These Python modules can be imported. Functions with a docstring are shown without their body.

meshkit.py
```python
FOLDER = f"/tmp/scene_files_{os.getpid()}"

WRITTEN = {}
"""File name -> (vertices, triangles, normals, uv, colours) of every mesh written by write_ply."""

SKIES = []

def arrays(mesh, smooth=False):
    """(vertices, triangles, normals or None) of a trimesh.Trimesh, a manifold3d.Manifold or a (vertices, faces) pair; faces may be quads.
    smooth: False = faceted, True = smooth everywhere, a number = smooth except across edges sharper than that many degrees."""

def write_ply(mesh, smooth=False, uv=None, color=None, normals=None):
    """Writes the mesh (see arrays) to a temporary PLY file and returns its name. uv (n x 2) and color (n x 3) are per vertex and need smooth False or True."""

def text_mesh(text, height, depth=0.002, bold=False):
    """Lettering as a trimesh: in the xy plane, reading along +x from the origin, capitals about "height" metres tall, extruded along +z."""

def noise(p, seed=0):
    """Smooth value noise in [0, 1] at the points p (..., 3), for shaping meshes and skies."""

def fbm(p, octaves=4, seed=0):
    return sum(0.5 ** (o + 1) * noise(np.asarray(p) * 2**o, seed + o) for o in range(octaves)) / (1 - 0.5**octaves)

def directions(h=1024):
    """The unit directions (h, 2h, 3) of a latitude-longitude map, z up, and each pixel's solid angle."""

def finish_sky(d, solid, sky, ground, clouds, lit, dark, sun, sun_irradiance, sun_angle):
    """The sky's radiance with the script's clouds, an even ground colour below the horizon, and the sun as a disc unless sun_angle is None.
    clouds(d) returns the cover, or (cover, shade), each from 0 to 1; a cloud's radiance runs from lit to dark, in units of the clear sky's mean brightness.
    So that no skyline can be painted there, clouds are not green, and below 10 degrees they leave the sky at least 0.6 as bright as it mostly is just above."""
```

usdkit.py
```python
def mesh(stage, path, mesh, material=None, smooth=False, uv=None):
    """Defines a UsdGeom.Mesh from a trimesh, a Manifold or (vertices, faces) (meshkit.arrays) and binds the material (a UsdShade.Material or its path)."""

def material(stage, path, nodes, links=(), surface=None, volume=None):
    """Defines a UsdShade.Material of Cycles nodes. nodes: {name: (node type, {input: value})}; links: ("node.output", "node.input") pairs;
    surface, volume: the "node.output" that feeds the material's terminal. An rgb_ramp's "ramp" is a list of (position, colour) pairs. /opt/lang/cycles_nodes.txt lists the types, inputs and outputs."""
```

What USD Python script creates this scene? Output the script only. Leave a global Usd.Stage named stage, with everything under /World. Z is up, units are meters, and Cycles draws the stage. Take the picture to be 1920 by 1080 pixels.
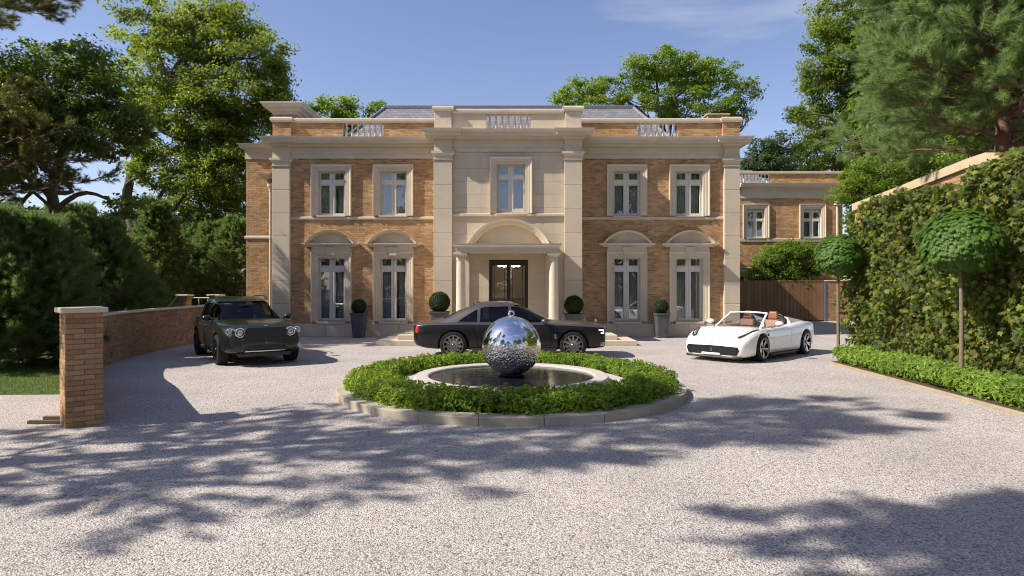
import math
import numpy as np
import trimesh
import shapely
import manifold3d as m3
from shapely.geometry import Polygon, box as sbox
from scipy.interpolate import PchipInterpolator
from scipy.sparse import coo_matrix
from scipy.sparse.csgraph import connected_components
import meshkit
import usdkit
from pxr import Usd, UsdGeom, UsdLux, UsdShade, Gf, Sdf, Vt

# ------------------------------------------------------------------ camera, sky, sun, exposure
stage = Usd.Stage.CreateInMemory()
world = UsdGeom.Xform.Define(stage, "/World")
stage.SetDefaultPrim(world.GetPrim())
UsdGeom.SetStageUpAxis(stage, "Z")
UsdGeom.SetStageMetersPerUnit(stage, 1.0)

F, H = 1160.0, 1.95                      # focal length in photo pixels, eye height in metres
cam = UsdGeom.Camera.Define(stage, "/World/camera")
cam.CreateHorizontalApertureAttr(36.0)
cam.CreateVerticalApertureAttr(20.25)
cam.CreateFocalLengthAttr(36.0 * F / 1920.0)
cam.CreateClippingRangeAttr((0.1, 2000.0))
cam.AddTranslateOp().Set((0, 0, H))
cam.AddRotateXOp().Set(90.0)
cam.CreateExposureAttr(0.75)

SUN_AZ, SUN_EL = math.radians(75.0), math.radians(42.0)
SUN = np.array([-math.sin(SUN_AZ) * math.cos(SUN_EL), -math.cos(SUN_AZ) * math.cos(SUN_EL), math.sin(SUN_EL)])
usdkit.material(stage, "/World/Looks/sky_look", {
    "sky": ("sky_texture", {"sky_type": "single_scattering", "sun_disc": False, "sun_elevation": SUN_EL,
                            "sun_rotation": math.atan2(SUN[0], SUN[1]), "air_density": 1.0, "aerosol_density": 0.6, "ozone_density": 2.0}),
    "tc": ("texture_coordinate", {}),
    "map": ("mapping", {"scale": (1.3, 1.3, 5.0), "location": (0.35, 0.6, 0.1)}),
    "n": ("noise_texture", {"scale": 1.6, "detail": 7.0, "roughness": 0.55, "distortion": 0.3}),
    "r": ("rgb_ramp", {"ramp": [(0.0, (0, 0, 0)), (0.54, (0, 0, 0)), (0.8, (0.6, 0.6, 0.6)), (1.0, (1, 1, 1))]}),
    "mx": ("mix_color", {"b": (4.6, 4.8, 5.3), "use_clamp": False}),
    "ti": ("mix_color", {"blend_type": "multiply", "fac": 1.0, "b": (1.08, 0.95, 1.0), "use_clamp": False}),
    "bg": ("background_shader", {"strength": 0.10}),
}, [("tc.generated", "map.vector"), ("map.vector", "n.vector"), ("n.fac", "r.fac"), ("r.color", "mx.fac"), ("sky.color", "ti.a"), ("ti.result", "mx.a"), ("mx.result", "bg.color")], surface="bg.background")
dome = UsdLux.DomeLight.Define(stage, "/World/sky")
UsdShade.MaterialBindingAPI.Apply(dome.GetPrim()).Bind(UsdShade.Material.Get(stage, "/World/Looks/sky_look"))
dome.GetPrim().SetCustomDataByKey("kind", "structure")
sun = UsdLux.DistantLight.Define(stage, "/World/sun")
sun.CreateNormalizeAttr(True)
sun.CreateIntensityAttr(1.2)
sun.CreateAngleAttr(0.53)
sun.CreateColorAttr(Gf.Vec3f(1.0, 0.93, 0.82))
sun.AddRotateZOp().Set(-math.degrees(SUN_AZ))
sun.AddRotateXOp().Set(90.0 - math.degrees(SUN_EL))


def px(x, Y):
    return (x - 960.0) * Y / F


def pz(y, Y):
    return H + (540.0 - y) * Y / F


def gy(y):
    return F * H / (y - 540.0)


# ------------------------------------------------------------------ naming and tagging
_used = {}


def fresh(parent, name):
    k = f"{parent}/{name}"
    n = _used.get(k, 0)
    _used[k] = n + 1
    return k if n == 0 else f"{k}_{n:03d}"


def tag(prim, label=None, cat=None, group=None, kind=None):
    for k, v in (("label", label), ("category", cat), ("group", group), ("kind", kind)):
        if v:
            prim.SetCustomDataByKey(k, v)
    return prim


def thing(name, label, cat, loc=(0, 0, 0), rz=0.0, group=None, scale=None):
    p = fresh("/World", name)
    x = UsdGeom.Xform.Define(stage, p)
    x.AddTranslateOp().Set(tuple(float(v) for v in loc))
    if rz:
        x.AddRotateZOp().Set(float(rz))
    if scale is not None:
        x.AddScaleOp().Set(tuple(float(v) for v in np.broadcast_to(scale, 3)))
    tag(x.GetPrim(), label, cat, group)
    return p


def holder(parent, name, loc=None, rz=0.0):
    p = fresh(parent, name)
    x = UsdGeom.Xform.Define(stage, p)
    if loc is not None:
        x.AddTranslateOp().Set(tuple(float(v) for v in loc))
        if rz:
            x.AddRotateZOp().Set(float(rz))
    return p


def copy_thing(src, name, label, cat, loc, rz=0.0, group=None, scale=None):
    p = thing(name, label, cat, loc, rz, group, scale)
    pr = stage.GetPrimAtPath(p)
    pr.GetReferences().AddInternalReference(Sdf.Path(src))
    pr.SetInstanceable(True)
    return p


def copy_part(src, parent, name, loc, rz=0.0):
    p = holder(parent, name, loc, rz)
    pr = stage.GetPrimAtPath(p)
    pr.GetReferences().AddInternalReference(Sdf.Path(src))
    pr.SetInstanceable(True)
    return p


class MB:
    """collects triangles for one mesh"""

    def __init__(s):
        s.v, s.f, s.n = [], [], 0

    def add(s, v, f):
        v = np.asarray(v, float)
        f = np.asarray(f, int)
        if f.shape[1] == 4:
            f = np.vstack([f[:, [0, 1, 2]], f[:, [0, 2, 3]]])
        s.v.append(v)
        s.f.append(f + s.n)
        s.n += len(v)
        return s

    def tm(s, m):
        if hasattr(m, "to_mesh"):
            q = m.to_mesh()
            return s.add(q.vert_properties[:, :3], q.tri_verts)
        return s.add(m.vertices, m.faces)

    def box(s, x0, x1, y0, y1, z0, z1, c=0.0):
        if c <= 0:
            v = np.array([[x, y, z] for x in (x0, x1) for y in (y0, y1) for z in (z0, z1)], float)
            return s.add(v, BOXF)
        v, f = CHB
        cen = np.array([(x0 + x1) / 2, (y0 + y1) / 2, (z0 + z1) / 2])
        hs = np.array([(x1 - x0) / 2, (y1 - y0) / 2, (z1 - z0) / 2])
        sg, inn = v
        return s.add(cen + sg * (hs - c * inn), f)

    def arr(s):
        return np.vstack(s.v), np.vstack(s.f)


BOXF = np.array([[0, 1, 3], [0, 3, 2], [4, 6, 7], [4, 7, 5], [0, 4, 5], [0, 5, 1], [2, 3, 7], [2, 7, 6], [0, 2, 6], [0, 6, 4], [1, 5, 7], [1, 7, 3]])


def _chamfer_template():
    sg, inn = [], []
    for x in (-1, 1):
        for y in (-1, 1):
            for z in (-1, 1):
                for a in range(3):
                    i = np.ones(3)
                    i[a] = 0
                    sg.append((x, y, z))
                    inn.append(i)
    sg, inn = np.array(sg, float), np.array(inn, float)
    hull = trimesh.convex.convex_hull(sg * (1 - 0.2 * inn))
    # map hull vertices back to template order
    v = sg * (1 - 0.2 * inn)
    idx = [int(np.argmin(np.linalg.norm(v - p, axis=1))) for p in hull.vertices]
    return (sg, inn), np.array(idx)[hull.faces]


CHB = _chamfer_template()


PIECEWISE = set()
_rgP = np.random.default_rng(99)


def mesh(parent, name, m, mat, smooth=False, kind=None, label=None):
    p = fresh(parent, name)
    if isinstance(m, MB):
        m = m.arr()
    pm = usdkit.mesh(stage, p, m, mat, smooth)
    if str(mat.GetPath()) in PIECEWISE and smooth is False and isinstance(m, tuple):
        v, f = np.asarray(m[0]), np.asarray(m[1])
        n = len(v)
        if f.max() < n:
            e = np.concatenate([f[:, [0, i]] for i in range(1, f.shape[1])])
            k, lab = connected_components(coo_matrix((np.ones(len(e), np.int8), (e[:, 0], e[:, 1])), shape=(n, n)), directed=False)
            r = _rgP.uniform(size=k)[lab]
            UsdGeom.PrimvarsAPI(pm).CreatePrimvar("piece", Sdf.ValueTypeNames.FloatArray, "vertex").Set(Vt.FloatArray.FromNumpy(r.astype(np.float32)))
    if kind or label:
        tag(stage.GetPrimAtPath(p), label, None, None, kind)
    return p


def top_mesh(name, m, mat, label, cat=None, kind=None, smooth=False, group=None):
    p = mesh("/World", name, m, mat, smooth)
    tag(stage.GetPrimAtPath(p), label, cat, group, kind)
    return p


def tube(pts, r, n=6):
    pts = np.asarray(pts, float)
    r = np.broadcast_to(np.asarray(r, float), len(pts))
    t = np.gradient(pts, axis=0)
    t /= np.maximum(np.linalg.norm(t, axis=1, keepdims=True), 1e-9)
    ref = np.where(np.abs(t[:, 2:3]) > 0.9, [[1.0, 0, 0]], [[0, 0, 1.0]])
    a = np.cross(t, ref)
    a /= np.maximum(np.linalg.norm(a, axis=1, keepdims=True), 1e-9)
    b = np.cross(t, a)
    an = np.linspace(0, 2 * np.pi, n, endpoint=False)
    v = (pts[:, None] + r[:, None, None] * (np.cos(an)[None, :, None] * a[:, None] + np.sin(an)[None, :, None] * b[:, None])).reshape(-1, 3)
    f = []
    for i in range(len(pts) - 1):
        for j in range(n):
            k = (j + 1) % n
            f.append((i * n + j, i * n + k, (i + 1) * n + k, (i + 1) * n + j))
    f = np.array(f)
    f = np.vstack([f[:, [0, 1, 2]], f[:, [0, 2, 3]]])
    e = (len(pts) - 1) * n
    caps = [(0, j + 1, j) for j in range(1, n - 1)] + [(e, e + j, e + j + 1) for j in range(1, n - 1)]
    return v, np.vstack([f, np.array(caps)])


def lathe(prof, n=24, axis="z", c=(0, 0, 0)):
    prof = np.asarray(prof, float)
    an = np.linspace(0, 2 * np.pi, n, endpoint=False)
    k = len(prof)
    v = np.stack([prof[:, None, 0] * np.cos(an), prof[:, None, 0] * np.sin(an), np.broadcast_to(prof[:, None, 1], (k, n))], -1).reshape(-1, 3)
    f = []
    for i in range(k - 1):
        for j in range(n):
            q = (j + 1) % n
            f.append((i * n + j, i * n + q, (i + 1) * n + q, (i + 1) * n + j))
    f = np.array(f)
    f = np.vstack([f[:, [0, 1, 2]], f[:, [0, 2, 3]]])
    if axis == "y":
        v = v[:, [0, 2, 1]] * [1, 1, -1]
    if axis == "x":
        v = v[:, [2, 0, 1]]
    return v + np.asarray(c), f


def sweep(path, prof, closed=False, to3=lambda a, b, o: (a, b, o)):
    """profile (off, c) carried along a 2-D path; off is to the right-hand side of travel, mitred"""
    path = np.asarray(path, float)
    n = len(path)
    nx = np.roll(path, -1, 0) - path
    nx /= np.maximum(np.linalg.norm(nx, axis=1, keepdims=True), 1e-9)
    pv = np.roll(nx, 1, 0)
    if not closed:
        nx[-1] = nx[-2]
        pv[0] = nx[0]
    rn, rp = np.stack([nx[:, 1], -nx[:, 0]], 1), np.stack([pv[:, 1], -pv[:, 0]], 1)
    m = rn + rp
    m /= np.maximum((m * m).sum(1, keepdims=True), 1e-6) / 2.0
    prof = np.asarray(prof, float)
    k = len(prof)
    off = path[:, None] + m[:, None] * prof[None, :, :1]
    A, B, C = off[..., 0].ravel(), off[..., 1].ravel(), np.tile(prof[:, 1], n)
    v = np.stack(to3(A, B, C), -1)
    f = []
    for i in range(n if closed else n - 1):
        q = (i + 1) % n
        for j in range(k - 1):
            f.append((i * k + j, q * k + j, q * k + j + 1, i * k + j + 1))
    f = np.array(f)
    f = np.vstack([f[:, [0, 1, 2]], f[:, [0, 2, 3]]])
    if not closed:
        f = np.vstack([f] + [np.array([(b0, b0 + j, b0 + j + 1) for j in range(1, k - 1)]) for b0 in (0, (n - 1) * k) if k > 2])
    return v, f


def extrude(poly, a, b, plane="xz"):
    """shapely polygon extruded from a to b along the remaining axis"""
    out = MB()
    for g in getattr(poly, "geoms", [poly]):
        if g.area < 1e-7:
            continue
        t = trimesh.creation.extrude_polygon(g, b - a, engine="earcut")
        v = np.array(t.vertices)
        v[:, 2] += a
        if plane == "xz":
            v = v[:, [0, 2, 1]]
        elif plane == "yz":
            v = v[:, [2, 0, 1]]
        out.add(v, t.faces)
    return out.arr()


# ------------------------------------------------------------------ materials
LK = "/World/Looks/"


def simple(name, col, rough=0.6, metal=0.0, noise=0.0, nscale=8.0, bump=0.0, bscale=60.0, spec=0.5, coat=0.0, coord="pos", **kw):
    nodes = {"p": ("principled_bsdf", {"base_color": col, "roughness": rough, "metallic": metal, "specular_ior_level": spec, "coat_weight": coat, **kw})}
    links = []
    nodes["g"] = ("geometry", {})
    nodes["tc"] = ("texture_coordinate", {})
    src = "g.position"
    if noise:
        nodes["n"] = ("noise_texture", {"scale": nscale, "detail": 6.0, "roughness": 0.6})
        c = np.array(col)
        nodes["r"] = ("rgb_ramp", {"ramp": [(0.25, tuple(c * (1 - noise))), (0.5, tuple(c)), (0.75, tuple(np.minimum(c * (1 + noise), 0.95)))]})
        links += [(src, "n.vector"), ("n.fac", "r.fac"), ("r.color", "p.base_color")]
    if bump:
        nodes["bn"] = ("noise_texture", {"scale": bscale, "detail": 4.0})
        nodes["bu"] = ("bump", {"strength": 0.6, "distance": bump})
        links += [(src, "bn.vector"), ("bn.fac", "bu.height"), ("bu.normal", "p.normal")]
    return usdkit.material(stage, LK + name, nodes, links, surface="p.BSDF")


def island(name, cols, rough=0.8, bump=0.004, bscale=40.0, stain=0.25, use_obj=False):
    """varies colour piece by piece (each loose piece its own tone), with grain and staining"""
    PIECEWISE.add(LK + name)
    nodes = {"g": ("geometry", {}), "at": ("attribute", {"attribute": "piece"}),
             "r": ("rgb_ramp", {"ramp": [(i / (len(cols) - 1), c) for i, c in enumerate(cols)]}),
             "n": ("noise_texture", {"scale": 1.1, "detail": 8.0, "roughness": 0.65}),
             "mr": ("map_range", {"from_min": 0.3, "from_max": 0.7, "to_min": 1 - stain, "to_max": 1 + stain * 0.4, "clamp": True}),
             "n2": ("noise_texture", {"scale": bscale, "detail": 4.0}),
             "mr2": ("map_range", {"from_min": 0.3, "from_max": 0.7, "to_min": 0.86, "to_max": 1.08, "clamp": True}),
             "mu": ("math", {"math_type": "multiply"}), "mx": ("mix_color", {"blend_type": "multiply", "fac": 1.0, "use_clamp": False}),
             "bu": ("bump", {"strength": 0.7, "distance": bump}),
             "p": ("principled_bsdf", {"roughness": rough, "specular_ior_level": 0.3})}
    links = [("at.fac", "r.fac"), ("g.position", "n.vector"), ("n.fac", "mr.value"),
             ("g.position", "n2.vector"), ("n2.fac", "mr2.value"), ("mr.result", "mu.value1"), ("mr2.result", "mu.value2"), ("r.color", "mx.a"), ("mu.value", "mx.b"), ("mx.result", "p.base_color"),
             ("n2.fac", "bu.height"), ("bu.normal", "p.normal")]
    return usdkit.material(stage, LK + name, nodes, links, surface="p.BSDF")


def leafmat(name, cols, trans=0.35, tcol=(0.25, 0.4, 0.04), rough=0.5, clump=0.35):
    PIECEWISE.add(LK + name)
    nodes = {"g": ("geometry", {}), "at": ("attribute", {"attribute": "piece"}), "r": ("rgb_ramp", {"ramp": [(i / (len(cols) - 1), c) for i, c in enumerate(cols)]}),
             "n": ("noise_texture", {"scale": 0.9, "detail": 3.0}),
             "mr": ("map_range", {"from_min": 0.3, "from_max": 0.7, "to_min": 1 - clump, "to_max": 1 + clump, "clamp": True}),
             "mx": ("mix_color", {"blend_type": "multiply", "fac": 1.0, "use_clamp": False}),
             "p": ("principled_bsdf", {"roughness": rough, "specular_ior_level": 0.35}),
             "t": ("translucent_bsdf", {"color": tcol}), "m": ("mix_closure", {"fac": trans})}
    links = [("at.fac", "r.fac"), ("g.position", "n.vector"), ("n.fac", "mr.value"), ("r.color", "mx.a"), ("mr.result", "mx.b"), ("mx.result", "p.base_color"),
             ("p.BSDF", "m.closure1"), ("t.BSDF", "m.closure2")]
    return usdkit.material(stage, LK + name, nodes, links, surface="m.closure")


BRICK_COLS = [(0.37, 0.19, 0.085), (0.46, 0.265, 0.125), (0.53, 0.325, 0.16), (0.59, 0.39, 0.21), (0.51, 0.30, 0.145), (0.43, 0.235, 0.105), (0.56, 0.355, 0.18), (0.48, 0.275, 0.13)]
M_BRICK = island("house_brick", BRICK_COLS, stain=0.32)
M_GBRICK = island("garden_brick", [(0.31, 0.165, 0.08), (0.38, 0.215, 0.108), (0.43, 0.26, 0.14), (0.28, 0.15, 0.075), (0.40, 0.235, 0.12)], stain=0.32)
M_MORTAR = simple("mortar", (0.50, 0.40, 0.28), 0.9, noise=0.15, bump=0.003)
M_GMORTAR = simple("garden_mortar", (0.25, 0.175, 0.115), 0.9, noise=0.15, bump=0.003)
M_STONE = simple("limestone", (0.56, 0.475, 0.36), 0.75, noise=0.10, nscale=1.7, bump=0.0015, bscale=90, spec=0.3)
M_BLOCK = island("ashlar", [(0.53, 0.445, 0.335), (0.56, 0.475, 0.36), (0.58, 0.495, 0.38), (0.55, 0.465, 0.35)], 0.75, 0.0015, 90.0, 0.10)
M_FRAME = simple("painted_timber", (0.60, 0.56, 0.50), 0.45, noise=0.04)
M_BLACK = simple("black_metal", (0.018, 0.015, 0.013), 0.4)
M_SLATE = usdkit.material(stage, LK + "slate", {
    "g": ("geometry", {}), "mp": ("mapping", {"scale": (1, 1, 1)}),
    "b": ("brick_texture", {"color1": (0.16, 0.155, 0.17), "color2": (0.24, 0.23, 0.25), "mortar": (0.06, 0.06, 0.065), "scale": 1.0, "mortar_size": 0.012, "brick_width": 0.28, "row_height": 0.14, "bias": 0.0}),
    "sp": ("separate_xyz", {}), "cb": ("combine_xyz", {}), "p": ("principled_bsdf", {"roughness": 0.55}), "bu": ("bump", {"strength": 0.8, "distance": 0.02})},
    [("g.position", "sp.vector"), ("sp.x", "cb.x"), ("sp.z", "cb.y"), ("cb.vector", "b.vector"), ("b.color", "p.base_color"), ("b.fac", "bu.height"), ("bu.normal", "p.normal")], surface="p.BSDF")
M_LEAD = simple("lead", (0.15, 0.155, 0.17), 0.5, noise=0.2)
M_ROOM = simple("room_plaster", (0.42, 0.38, 0.31), 0.9)
M_CURTAIN = simple("curtain_cloth", (0.46, 0.43, 0.42), 0.9)
M_DARKWOOD = simple("dark_wood", (0.07, 0.04, 0.025), 0.5)
M_ZINC = simple("planter_zinc", (0.075, 0.076, 0.085), 0.6, metal=0.2, noise=0.35, nscale=5, bump=0.003, bscale=20)
M_WHITEPIPE = simple("cream_pipe", (0.62, 0.55, 0.45), 0.5)
M_SOIL = simple("soil", (0.055, 0.036, 0.023), 0.95, noise=0.4, nscale=14, bump=0.04, bscale=18)
M_EDGE = simple("stone_edging", (0.44, 0.34, 0.22), 0.8, noise=0.15, nscale=4, bump=0.002)
M_EDGE2 = simple("border_edging_stone", (0.30, 0.235, 0.155), 0.85, noise=0.2, nscale=4, bump=0.002)
M_TIMBER = simple("weathered_timber", (0.10, 0.065, 0.04), 0.85, noise=0.3, nscale=9, bump=0.004)
M_GATE = island("gate_wood", [(0.17, 0.09, 0.042), (0.20, 0.11, 0.052), (0.235, 0.13, 0.062)], 0.6, 0.003, 30.0, 0.2)
M_POST = simple("blue_grey_metal", (0.09, 0.11, 0.15), 0.5)


def glass_mat(name, fac0, tint, gain=1.0):
    return usdkit.material(stage, LK + name, {
        "fr": ("fresnel", {"IOR": 1.5}), "gm": ("geometry", {}), "iv": ("math", {"math_type": "subtract", "value1": 1.0}), "fm": ("math", {"math_type": "multiply"}), "ad": ("math", {"math_type": "multiply_add", "value2": gain, "value3": fac0, "use_clamp": True}),
        "t": ("transparent_bsdf", {"color": tint}), "g": ("glossy_bsdf", {"color": (0.95, 0.97, 1.0), "roughness": 0.0}), "m": ("mix_closure", {})},
        [("fr.fac", "ad.value1"), ("gm.backfacing", "iv.value2"), ("ad.value", "fm.value1"), ("iv.value", "fm.value2"), ("fm.value", "m.fac"), ("t.BSDF", "m.closure1"), ("g.BSDF", "m.closure2")], surface="m.closure")


M_GLASS = glass_mat("window_glass", 0.16, (0.86, 0.9, 0.9))
M_CARGLASS = glass_mat("car_glass", 0.0, (0.60, 0.63, 0.62), 0.3)
M_CARGLASS2 = glass_mat("tinted_car_glass", 0.0, (0.42, 0.42, 0.42), 0.9)

# gravel: voronoi stones with their own tone and relief
M_GRAVEL = usdkit.material(stage, LK + "gravel", {
    "g": ("geometry", {}),
    "v": ("voronoi_texture", {"scale": 70.0, "feature": "f1", "randomness": 1.0}),
    "v2": ("voronoi_texture", {"scale": 27.0, "feature": "f1", "randomness": 1.0}),
    "hs": ("separate_color", {}), "hs2": ("separate_color", {}),
    "r": ("rgb_ramp", {"ramp": [(0.0, (0.16, 0.135, 0.12)), (0.10, (0.38, 0.33, 0.30)), (0.4, (0.52, 0.465, 0.43)), (0.75, (0.60, 0.545, 0.51)), (1.0, (0.72, 0.67, 0.63))]}),
    "n": ("noise_texture", {"scale": 0.5, "detail": 6.0, "roughness": 0.6}),
    "mr": ("map_range", {"from_min": 0.3, "from_max": 0.7, "to_min": 0.84, "to_max": 1.08, "clamp": True}),
    "mr3": ("map_range", {"from_min": 0.0, "from_max": 0.2, "to_min": 0.86, "to_max": 1.02, "clamp": True}),
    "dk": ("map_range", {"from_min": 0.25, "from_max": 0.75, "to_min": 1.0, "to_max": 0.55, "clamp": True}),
    "m1": ("math", {"math_type": "multiply"}), "m2": ("math", {"math_type": "multiply"}),
    "mx": ("mix_color", {"blend_type": "multiply", "fac": 1.0, "use_clamp": False}),
    "bu": ("bump", {"strength": 0.75, "distance": 0.012, "invert": True}), "bu2": ("bump", {"strength": 0.12, "distance": 0.02, "invert": True}),
    "p": ("principled_bsdf", {"roughness": 0.85, "specular_ior_level": 0.25})},
    [("g.position", "v.vector"), ("g.position", "v2.vector"), ("v.color", "hs.color"), ("hs.r", "r.fac"), ("g.position", "n.vector"), ("n.fac", "mr.value"),
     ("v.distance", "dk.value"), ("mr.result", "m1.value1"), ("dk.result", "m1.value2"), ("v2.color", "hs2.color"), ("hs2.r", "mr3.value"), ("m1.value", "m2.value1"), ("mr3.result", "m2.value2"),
     ("r.color", "mx.a"), ("m2.value", "mx.b"), ("mx.result", "p.base_color"), ("v.distance", "bu.height"), ("v2.distance", "bu2.height"), ("bu.normal", "bu2.normal"), ("bu2.normal", "p.normal")], surface="p.BSDF")
M_GRASSG = simple("turf", (0.045, 0.075, 0.018), 0.9, noise=0.4, nscale=3, bump=0.03, bscale=60)
M_GRASSB = leafmat("grass_blades", [(0.035, 0.07, 0.012), (0.06, 0.11, 0.016), (0.085, 0.13, 0.022)], 0.3)
M_EARTH = simple("woodland_ground", (0.05, 0.045, 0.025), 0.95, noise=0.4, nscale=1.5, bump=0.05, bscale=6)

# ------------------------------------------------------------------ ground


def rise(x, y):
    """the drive climbs gently past the right-hand corner of the house"""
    return 0.0 * x


def sheet(x0, x1, y0, y1, z, nx=2, ny=2):
    gx, gyy = np.meshgrid(np.linspace(x0, x1, nx), np.linspace(y0, y1, ny))
    v = np.stack([gx.ravel(), gyy.ravel(), np.full(gx.size, z)], 1)
    f = [(j * nx + i, j * nx + i + 1, (j + 1) * nx + i + 1, (j + 1) * nx + i) for j in range(ny - 1) for i in range(nx - 1)]
    return v, np.array(f)


def flat(poly, z):
    out = MB()
    for g in getattr(poly, "geoms", [poly]):
        vv, ff = trimesh.creation.triangulate_polygon(g, engine="earcut")
        out.add(np.column_stack([vv, np.full(len(vv), z)]), ff)
    return out.arr()


top_mesh("ground", sheet(-900, 900, -900, 900, -0.02), M_EARTH, "brown woodland ground under and between the trees", "ground", "structure")
DRIVE = sbox(-40, -14, 30, 44).difference(sbox(-13.2, 26.6, 9.0, 39.0))
top_mesh("driveway", flat(DRIVE, 0.0), M_GRAVEL, "pale grey gravel forecourt in front of the house", "driveway", "structure")

# the curved garden wall's centre line (from the pier at the front to the house end)
WALL = np.array([(-6.34, 9.08), (-7.08, 10.15), (-8.05, 11.6), (-9.1, 13.0), (-9.95, 14.6), (-10.6, 16.4), (-11.0, 18.4), (-11.3, 20.6), (-11.55, 23.0), (-11.75, 25.6)])
_t = np.linspace(0, 1, len(WALL))
_tt = np.linspace(0, 1, 60)
WALLC = np.stack([PchipInterpolator(_t, WALL[:, 0])(_tt), PchipInterpolator(_t, WALL[:, 1])(_tt)], 1)
lawn_poly = Polygon([(-60, 10.3), (-14, 11.05), (-7.8, 11.35)] + [tuple(p) for p in WALLC if p[1] > 11.4] + [(-60, 26)])
top_mesh("lawn", flat(lawn_poly, 0.006), M_GRASSG, "green lawn behind the curved garden wall", "lawn", "structure")
# ------------------------------------------------------------------ brickwork helpers
BW, BH, BJ = 0.215, 0.065, 0.010


def brick_rows(x0, x1, z0, z1, holes, rng, bw=BW, bh=BH, j=BJ):
    """running-bond bricks (xa, xb, za, zb) in a rectangle, cut round rectangular or callable holes"""
    out = []
    n = int(round((z1 - z0) / (bh + j)))
    ph = (z1 - z0) / n
    for r in range(n):
        za, zb = z0 + r * ph + j / 2, z0 + (r + 1) * ph - j / 2
        free = [(x0, x1)]
        for h in holes:
            ha, hb = h(za, zb) if callable(h) else ((h[0], h[1]) if zb > h[2] and za < h[3] else (None, None))
            if ha is None:
                continue
            nf = []
            for a, b in free:
                if hb <= a or ha >= b:
                    nf.append((a, b))
                    continue
                if ha > a:
                    nf.append((a, ha))
                if hb < b:
                    nf.append((hb, b))
            free = nf
        for a, b in free:
            s = x0 + (0 if r % 2 else -(bw + j) / 2) + math.floor((a - x0) / (bw + j)) * (bw + j) - (bw + j)
            while s < b:
                xa, xb = max(a, s) + (j / 2), min(b, s + bw + j) - (j / 2)
                if xb - xa > 0.02:
                    out.append((xa, xb, za, zb))
                s += bw + j
    return out


def brick_mesh(rows, yf, depth, rng, axis="x"):
    """one mesh of many bricks; face towards -y at yf (axis x), or towards -x/+x (axis y)"""
    r = np.array(rows)
    jit = rng.uniform(-0.0025, 0.0025, len(r))
    n = len(r)
    v = np.empty((n, 8, 3))
    k = 0
    for a in (0, 1):
        for b in (0, 1):
            for c in (2, 3):
                v[:, k, 0] = r[:, a]
                v[:, k, 1] = yf + jit if b == 0 else yf + depth
                v[:, k, 2] = r[:, c]
                k += 1
    f = (BOXF[None] + np.arange(n)[:, None, None] * 8).reshape(-1, 3)
    v = v.reshape(-1, 3)
    if axis == "y":
        v = v[:, [1, 0, 2]]
    return v, f


rngB = np.random.default_rng(11)

# ------------------------------------------------------------------ the mansion
YB, YP, YC, YCP = 24.95, 24.80, 23.70, 23.55
house = thing("mansion", "large two storey brick and limestone classical house with columned entrance", "house", (0, 0, 0))
ZP, ZS, ZF0, ZCAP, ZK, ZPAR = 0.515, 4.72, 7.16, 6.80, 7.95, 8.80
LX0, LX1 = px(543, YB), px(815, YB)
RX0, RX1 = px(1090, YB), px(1358, YB)
UPW = [px(621.5, YB), px(737.5, YB), px(1175, YB), px(1292, YB)]

holes_up = [(c - 0.62, c + 0.62, 4.83, 6.75) for c in UPW]
holes_lo = [(c - 0.62, c + 0.62, ZP, 3.42) for c in UPW]


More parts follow.
